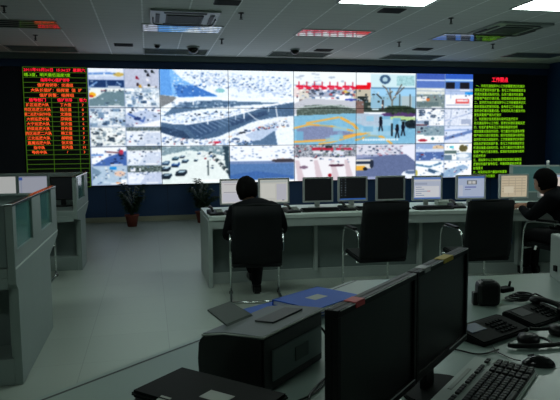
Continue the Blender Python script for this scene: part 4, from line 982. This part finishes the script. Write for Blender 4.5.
# two flat monitors, screens turned towards the right foreground
def big_monitor(xc, yc, rz, label, w, stickers):
    t = thing('flat_monitor', label, 'monitor', (xc, yc, ZD), rz, 'black flat monitors on the front desk')
    z0, z1 = .105, .405; bz = .016
    f = MB(); f.b2(-w/2, w/2, .0, .020, z0, z1, bevel=.005); f.b2(-w*.36, w*.36, .018, .055, z0+.05, z1-.05, bevel=.012); f.build('back_shell', M_mblk, t)
    f = MB()
    for (x0, x1, a, c) in ((-w/2, w/2, z0, z0+.022), (-w/2, w/2, z1-bz, z1), (-w/2, -w/2+bz, z0+.022, z1-bz), (w/2-bz, w/2, z0+.022, z1-bz)): f.b2(x0, x1, -.012, .0005, a, c, bevel=.002)
    f.build('bezel', M_mblk, t)
    f = MB(); f.b2(-w/2+bz, w/2-bz, -.006, .0, z0+.022, z1-bz); f.build('screen', M_scr_b, t)
    f = MB(); f.b2(-w/2+.01, w/2-.01, -.0135, -.012, z1-.0025, z1-.001); f.build('trim_and_glint_line', M_alu, t); f = MB(); f.b2(w*.1, w/2-.01, -.0135, -.012, z0+.017, z0+.020); f.build('trim_and_glint_line', M_alu, t)  # upper strip: silver colour for screen light reflected along the top edge; lower is trim
    f = MB(); f.b2(-.035, .035, .03, .05, .01, z0+.12, bevel=.006); f.build('stand_neck', M_mblk, t)
    f = MB(); f.prism([(.125*math.cos(k*PI/10)*(1 if abs(math.cos(k*PI/10)) < .9 else .97), .01+.10*math.sin(k*PI/10), 0) for k in range(20)], (0, 0, .014), bevel=.004); f.build('stand_base', M_blkm, t)
    for (x0, x1, mm, nm, lb) in stickers:
        f = MB(); f.b2(x0, x1, -.0145, .016, z1, z1+.0015); f.b2(x0, x1, -.0145, -.012, z1-.011, z1+.0015); f.build(nm, mm, t, lb)
    return t
ang = math.atan2(.595, .63)
big_monitor(.507, 1.281, ang, 'left black monitor of the front pair, with a red sticker on its top edge', .425, [(-.135, -.095, M_red, 'sticker', 'red sticker on the top edge')])
big_monitor(.824, 1.583, ang, 'right black monitor of the front pair, with yellow tape on its top edge', .435, [(-.02, .06, M_yel, 'tape', 'strip of yellow tape'), (-.17, -.13, M_sil, 'sticker', 'silver sticker')])

# printer (profile across, extruded along its length)
t = thing('desk_printer', 'compact black printer with a grey top and raised paper flap', 'printer', (.31, 1.68, ZD), PI/4)
# local x = along length (e1), local y = across (e2)
LP = .36
prof = [(0, 0, 0), (0, .25, 0), (0, .256, .06), (0, .25, .125), (0, .225, .149), (0, .14, .166), (0, .0, .174)]
f = MB(); f.prism(prof, (LP, 0, 0), bevel=.006); f.build('body', M_blk, t)
f = MB(); f.prism([(-.004, -.004, .172), (-.004, .14, .164), (-.004, .225, .147), (-.004, .228, .155), (-.004, .14, .173), (-.004, -.004, .182)], (LP+.008, 0, 0), bevel=.002); f.build('top_cover', M_ptop, t)
f = MB(); f.tube([(-.004, .228, .150), (-.004, .14, .168), (-.004, -.004, .178), (LP+.004, -.004, .178), (LP+.004, .1, .17)], .0035, 6); f.build('trim', M_lab, t, 'pale trim line')
f = MB(); f.prism([(.13, .05, .178), (.31, .05, .178), (.31, .12, .173), (.13, .12, .173)], (0, 0, .006)); f.build('paper_slot', M_vent, t)
f = MB(); f.prism([(.045, -.006, .03), (.345, -.006, .03), (.345, -.006, .125), (.045, -.006, .125)], (0, .008, 0), bevel=.002); sp_ = f.build('side_panel', M_lamd, t)
f = MB(); f.prism([(.17, -.009, .055), (.25, -.009, .055), (.25, -.009, .10), (.17, -.009, .10)], (0, .004, 0)); f.build('rating_label', M_ptop, sp_)
f = MB(); f.prism([(.07, .185, .160), (.215, .185, .160), (.205, .275, .196), (.08, .275, .196)], (0, .004, .008), bevel=.003); f.build('paper_flap', M_ptop, t)
f = MB(); f.tube(arc([(LP, .03, .11), (LP+.04, .02, .10), (LP+.05, .0, .04), (LP+.03, -.02, .004), (LP+.03, -.10, .004)]), .004, 6); f.build('power_plug_cable', M_blk, t)

# flat black device with stickers
t = thing('flat_scanner', 'flat black box with a pale sticker at the bottom of the view beside the printer', 'scanner', (-.07, 1.62, ZD), PI/4)
f = MB(); f.prism([(0, 0, 0), (.21, 0, 0), (.21, -.38, 0), (0, -.38, 0)], (0, 0, .06), bevel=.010); f.build('body', M_blk, t)
f = MB(); f.prism([(.0, .0, .062), (.21, 0, .062), (.21, -.38, .062), (0, -.38, .062)], (0, 0, .020), bevel=.008); ld = f.build('lid', M_blkm, t)
f = MB(); f.prism([(.065, -.19, .0825), (.115, -.19, .0825), (.115, -.27, .0825), (.065, -.27, .0825)], (0, 0, .001)); f.build('sticker', M_lab, ld, 'pale grey sticker')
f = MB(); f.prism([(-.001, -.10, .078), (.02, -.10, .0825), (.02, -.135, .0825), (-.001, -.135, .078)], (0, 0, .001)); f.build('label', M_lab, t)

# blue folders
def folder(x, y, z, rz, w, d, label, lab=True):
    t = thing('blue_folder', label, 'folder', (x, y, z), rz, 'blue folders behind the printer')
    f = MB(); f.b2(-w/2, w/2, -d/2, d/2, 0, .003); f.b2(-w/2, w/2, -d/2, d/2, .022, .026); f.b2(-w/2, w/2, d/2-.004, d/2, 0, .026); cv = f.build('cover', M_blue, t)
    f = MB(); f.b2(-w/2+.006, w/2-.006, -d/2+.002, d/2-.005, .0035, .0215); f.build('pages', M_paper, t)
    if lab:
        f = MB(); f.b2(-.045, .045, -.03, .03, .0262, .0268); f.build('label', M_lab, cv)
    return t
folder(.56, 2.50, ZD, .55, .34, .26, 'lower blue folder half under the labelled one')
folder(.72, 2.56, ZD+.027, .62, .32, .25, 'upper blue folder with a grey label on its cover')

# keyboard with light shell (foreground)
ang_k = math.atan2(.30, .32)
kt = thing('computer_keyboard', 'foreground keyboard with a grey shell and black keys', 'keyboard', (.957, 1.556, ZD), ang_k)
w, dd = .46, .20
f = MB(); f.prism([(-w/2, -dd/2, 0), (-w/2, dd/2, 0), (-w/2, dd/2, .024), (-w/2, -dd/2, .012)], (w, 0, 0), bevel=.004); f.build('shell', M_keyt, kt)
sh = lambda yy: .012+.012*(yy+dd/2)/dd
f = MB(); f.box((0, -.035, sh(-.035)+.001), (w-.016, .118, .004), rot=Matrix.Rotation(math.atan(.0686), 4, 'X')); f.build('key_bed', M_blk, kt)
rowsy = [-.084, -.0645, -.045, -.0255, -.006, .014, .047]
nk = 0
for ri, yy in enumerate(rowsy):
    x = -w/2+.018
    while x < w/2-.02:
        kw = .0165
        if ri == 0 and -.11 < x < -.02: kw = .095
        if (ri == 6 and int((x+w/2)/.0195) % 5 == 4) or abs(x-.095) < .006 or abs(x-.155) < .004: x += .0145; continue
        if nk < 100:
            f = MB(); f.box((x+kw/2, yy, sh(yy)+.007), (kw, .0165 if ri < 6 else .013, .008), bevel=.002, seg=1); f.build('key', M_keyk, kt); nk += 1
        else:
            if nk == 100: more = MB()
            nk += 1; more.box((x+kw/2, yy, sh(yy)+.007), (kw, .0165 if ri < 6 else .013, .008), bevel=.002, seg=1)
        x += kw+.003
if nk > 100:
    o = more.build('keys', M_keyk, kt); o['kind'] = 'stuff'
f = MB(); f.b2(-.09, .10, .072, .084, sh(.077), sh(.077)+.002); f.build('trim_strip', M_lab, kt)

# mouse
t = thing('computer_mouse', 'black mouse beyond the foreground keyboard', 'mouse', (1.247, 1.712, ZD), 1.06)
f = MB(); vs = f.ball((0, 0, 0), (.030, .053, .033), 3)
for v in vs:
    if v.co.z < 0: v.co.z *= .05
    if v.co.y > 0: v.co.z *= 1-.35*v.co.y/.058
f.build('shell', M_blkg, t)
f = MB(); f.tube([(0, .014, .034), (0, .034, .029)], .004, 6); f.build('scroll_wheel', M_vent, t)
f = MB(); f.tube(arc([(0, .056, .01), (.02, .075, .004), (.05, .10, .004), (.09, .13, .004), (.16, .14, .004)]), .002, 6); f.build('cable', M_blk, t)

# rounded black speaker with cable coil
t = thing('desk_speaker', 'rounded black desk speaker behind the monitors', 'speaker', (1.495, 2.43, ZD), -.3)
f = MB(); f.box((0, 0, .056), (.102, .09, .112), bevel=.030, seg=4); f.build('housing', M_blk, t)
f = MB(); f.box((.0, .0, .1125), (.05, .04, .004), bevel=.001); f.build('top_button', M_vent, t)
f = MB(); f.b2(-.068, -.045, -.02, .02, .0, .06, bevel=.006); f.build('side_clip', M_blk, t)
pts = []
for k in range(46): a = k*.55; pts.append((1.66+.055*math.cos(a)*(1-k*.006)+k*.0012, 2.46+.05*math.sin(a)*(1-k*.006), ZD+.006+k*.0006))
f = MB(); f.tube(arc(pts+[(1.80, 2.40, ZD+.004), (1.86, 2.30, ZD+.004), (1.82, 2.22, ZD+.004)]), .0042, 6); c = f.build('coiled_cable', M_blk); tag(c, 'coiled black cable lying right of the rounded speaker', 'cable')
f = MB(); f.b2(-.04, .04, -.025, .025, 0, .022, bevel=.006); f.tube([(.03, 0, .02), (.05, .01, .04)], .006, 6); ad = f.build('cable_adapter', M_blkm); ad.location = (1.64, 2.52, ZD+.03); ad.rotation_euler.z = .3
tag(ad, 'small black adapter lying on the coiled cable', 'adapter')

# long telephone consoles
def tel(x, y, rz, w, d, label, screen, handset=True):
    t = thing('desk_telephone', label, 'telephone', (x, y, ZD), rz, 'black telephones on the front desk')
    f = MB(); f.prism([(-w/2, -d/2, 0), (-w/2, d/2, 0), (-w/2, d/2, .040), (-w/2, d/2-.03, .042), (-w/2, -d/2, .018)], (w, 0, 0), bevel=.005); f.build('base', M_blkm, t)
    f = MB(); tl = Matrix.Rotation(.2, 4, 'X')
    f.box((-w*.27, .02, .038), (w*.30, .055, .003), rot=tl); f.build('display', screen, t)
    f = MB()
    for i in range(5):
        for j in range(4): f.box((w*.02+i*.021, -d*.32+j*.022, 0.0215+j*.0045+.004), (.014, .013, .006), rot=tl, bevel=.0015)
    f.build('keypad', M_blkm, t)
    if not handset: return t
    f = MB(); x0 = w/2-.035; f.tube(arc([(x0, -d/2+.01, .040), (x0, -d/2+.03, .052), (x0, 0, .060), (x0, d/2-.03, .062), (x0, d/2, .058)]), .011, 10)
    f.ball((x0, -d/2+.015, .036), (.022, .026, .015), 2); f.ball((x0, d/2-.012, .052), (.022, .026, .015), 2); f.build('handset', M_blk, t)
    return t
M_dim = mat('dim_blue_display', srgb(60, 75, 100), .2)
tel(1.268, 2.035, .43, .295, .15, 'wide black telephone with a grey-blue display behind the right monitor', M_dim, False)
tel(1.565, 2.175, .43, .27, .15, 'black telephone further right beyond the headset', M_vent)

# headset
t = thing('headset', 'black headset with padded ear cups lying right of the keyboard', 'headset', (1.38, 1.87, ZD), .0)
f = MB(); f.tube(arc([(-.135, .012, .012), (-.12, -.005, .012), (.0, -.025, .012), (.06, -.022, .012), (.14, .0, .012)]), .009, 8); hbn = f.build('headband', M_blk, t)
f = MB(); f.lathe([(.012, 0), (.036, .004), (.040, .02), (.034, .036), (.012, .040)], c=(-.04, .032, .0), n=20); f.build('ear_cup', M_blk, t)
f = MB(); f.lathe([(.012, 0), (.036, .004), (.040, .02), (.034, .036), (.012, .040)], c=(.14, .10, .0), n=20); f.build('ear_cup', M_blk, t)
f = MB(); f.tube(arc([(-.01, .04, .02), (.03, .05, .016), (.04, .0, .010), (.0, -.025, .012)]), .005, 6); f.tube(arc([(.04, .14, .02), (.09, .12, .02), (.14, .10, .03)]), .007, 6); f.build('boom_arm', M_blk, t)
t = thing('headset', 'second black headset cut by the right edge of the view', 'headset', (1.415, 1.735, ZD), .4)
f = MB(); f.lathe([(.012, 0), (.034, .004), (.038, .02), (.032, .036), (.012, .040)], c=(-.03, .0, .0), n=20); f.build('ear_cup', M_blk, t)
f = MB(); f.tube(arc([(-.03, .0, .036), (.06, .03, .05), (.16, .02, .012), (.22, -.05, .012)]), .008, 8); f.build('headband', M_blk, t)

# computer case at the right edge
t = thing('computer_case', 'grey desktop computer case with a dark front at the right edge', 'computer', (2.07, 2.66, ZD), -.12)
f = MB(); f.prism([(0, 0, 0), (.42, 0, 0), (.42, .24, 0), (.06, .24, 0)], (0, 0, .235), bevel=.004); f.build('case', M_metal_white, t)
f = MB(); f.b2(.006, .42, -.012, 0, .006, .228, bevel=.003); f.build('front_panel', M_blk, t)
f = MB(); f.b2(.018, .034, .11, .135, .05, .08); f.build('port', M_blk, t)

# small things on the desk near the bottom
f = MB(); f.box((0, 0, .012), (.07, .05, .022), rot=.75, bevel=.006); f.tube([(-.03, .03, .018), (-.05, .06, .012)], .004, 6); hb = f.build('small_box', M_blk); hb.location = (.722, 1.452, ZD)
tag(hb, 'small black box on the desk below the gap between the two monitors', 'box')
def cable(pts, r, label):
    f = MB(); f.tube(arc(pts), r, 6); c = f.build('cable', M_blk); tag(c, label, 'cable', 'black cables on the front desk'); return c
z = ZD+.004
cable([(.58, 1.93, z+.01), (.60, 1.84, z), (.50, 1.74, z), (.42, 1.62, z), (.44, 1.54, z), (.50, 1.50, z)], .0035, 'black cable on the desk between printer and left monitor')
cable([(.55, 1.80, z), (.47, 1.66, z), (.36, 1.60, z), (.34, 1.52, z), (.42, 1.46, z)], .003, 'second thinner cable looping in front of the printer')
cable([(.98, 1.98, z), (1.06, 1.90, z), (1.10, 1.83, z), (1.20, 1.87, z)], .003, 'thin cable crossing the desk above the grey keyboard')

# ------------------------------------------------------------------ camera, world, view
yaw, pitch, roll, F = .214, .092, -.010, 600.
fw = Vector((math.sin(yaw)*math.cos(pitch), math.cos(yaw)*math.cos(pitch), -math.sin(pitch)))
r0 = Vector((math.cos(yaw), -math.sin(yaw), 0)); u0 = r0.cross(fw)
rr = r0*math.cos(roll)+u0*math.sin(roll); uu = -r0*math.sin(roll)+u0*math.cos(roll)
cam = bpy.data.objects.new('camera', bpy.data.cameras.new('camera')); COL.objects.link(cam)
Mc = Matrix((rr, uu, -fw)).transposed().to_4x4(); Mc.translation = (0, 0, 1.5); cam.matrix_world = Mc
cam.data.sensor_width = 36; cam.data.lens = F/560*36; cam.data.clip_start = .05
SC.camera = cam
w_ = bpy.data.worlds.new('world'); SC.world = w_; w_.use_nodes = True
w_.node_tree.nodes['Background'].inputs[0].default_value = (.5, .6, .6, 1); w_.node_tree.nodes['Background'].inputs[1].default_value = .05
SC.view_settings.view_transform = 'Standard'; SC.view_settings.look = 'None'; SC.view_settings.gamma = 1; SC.view_settings.use_curve_mapping = False
SC.view_settings.exposure = -.9
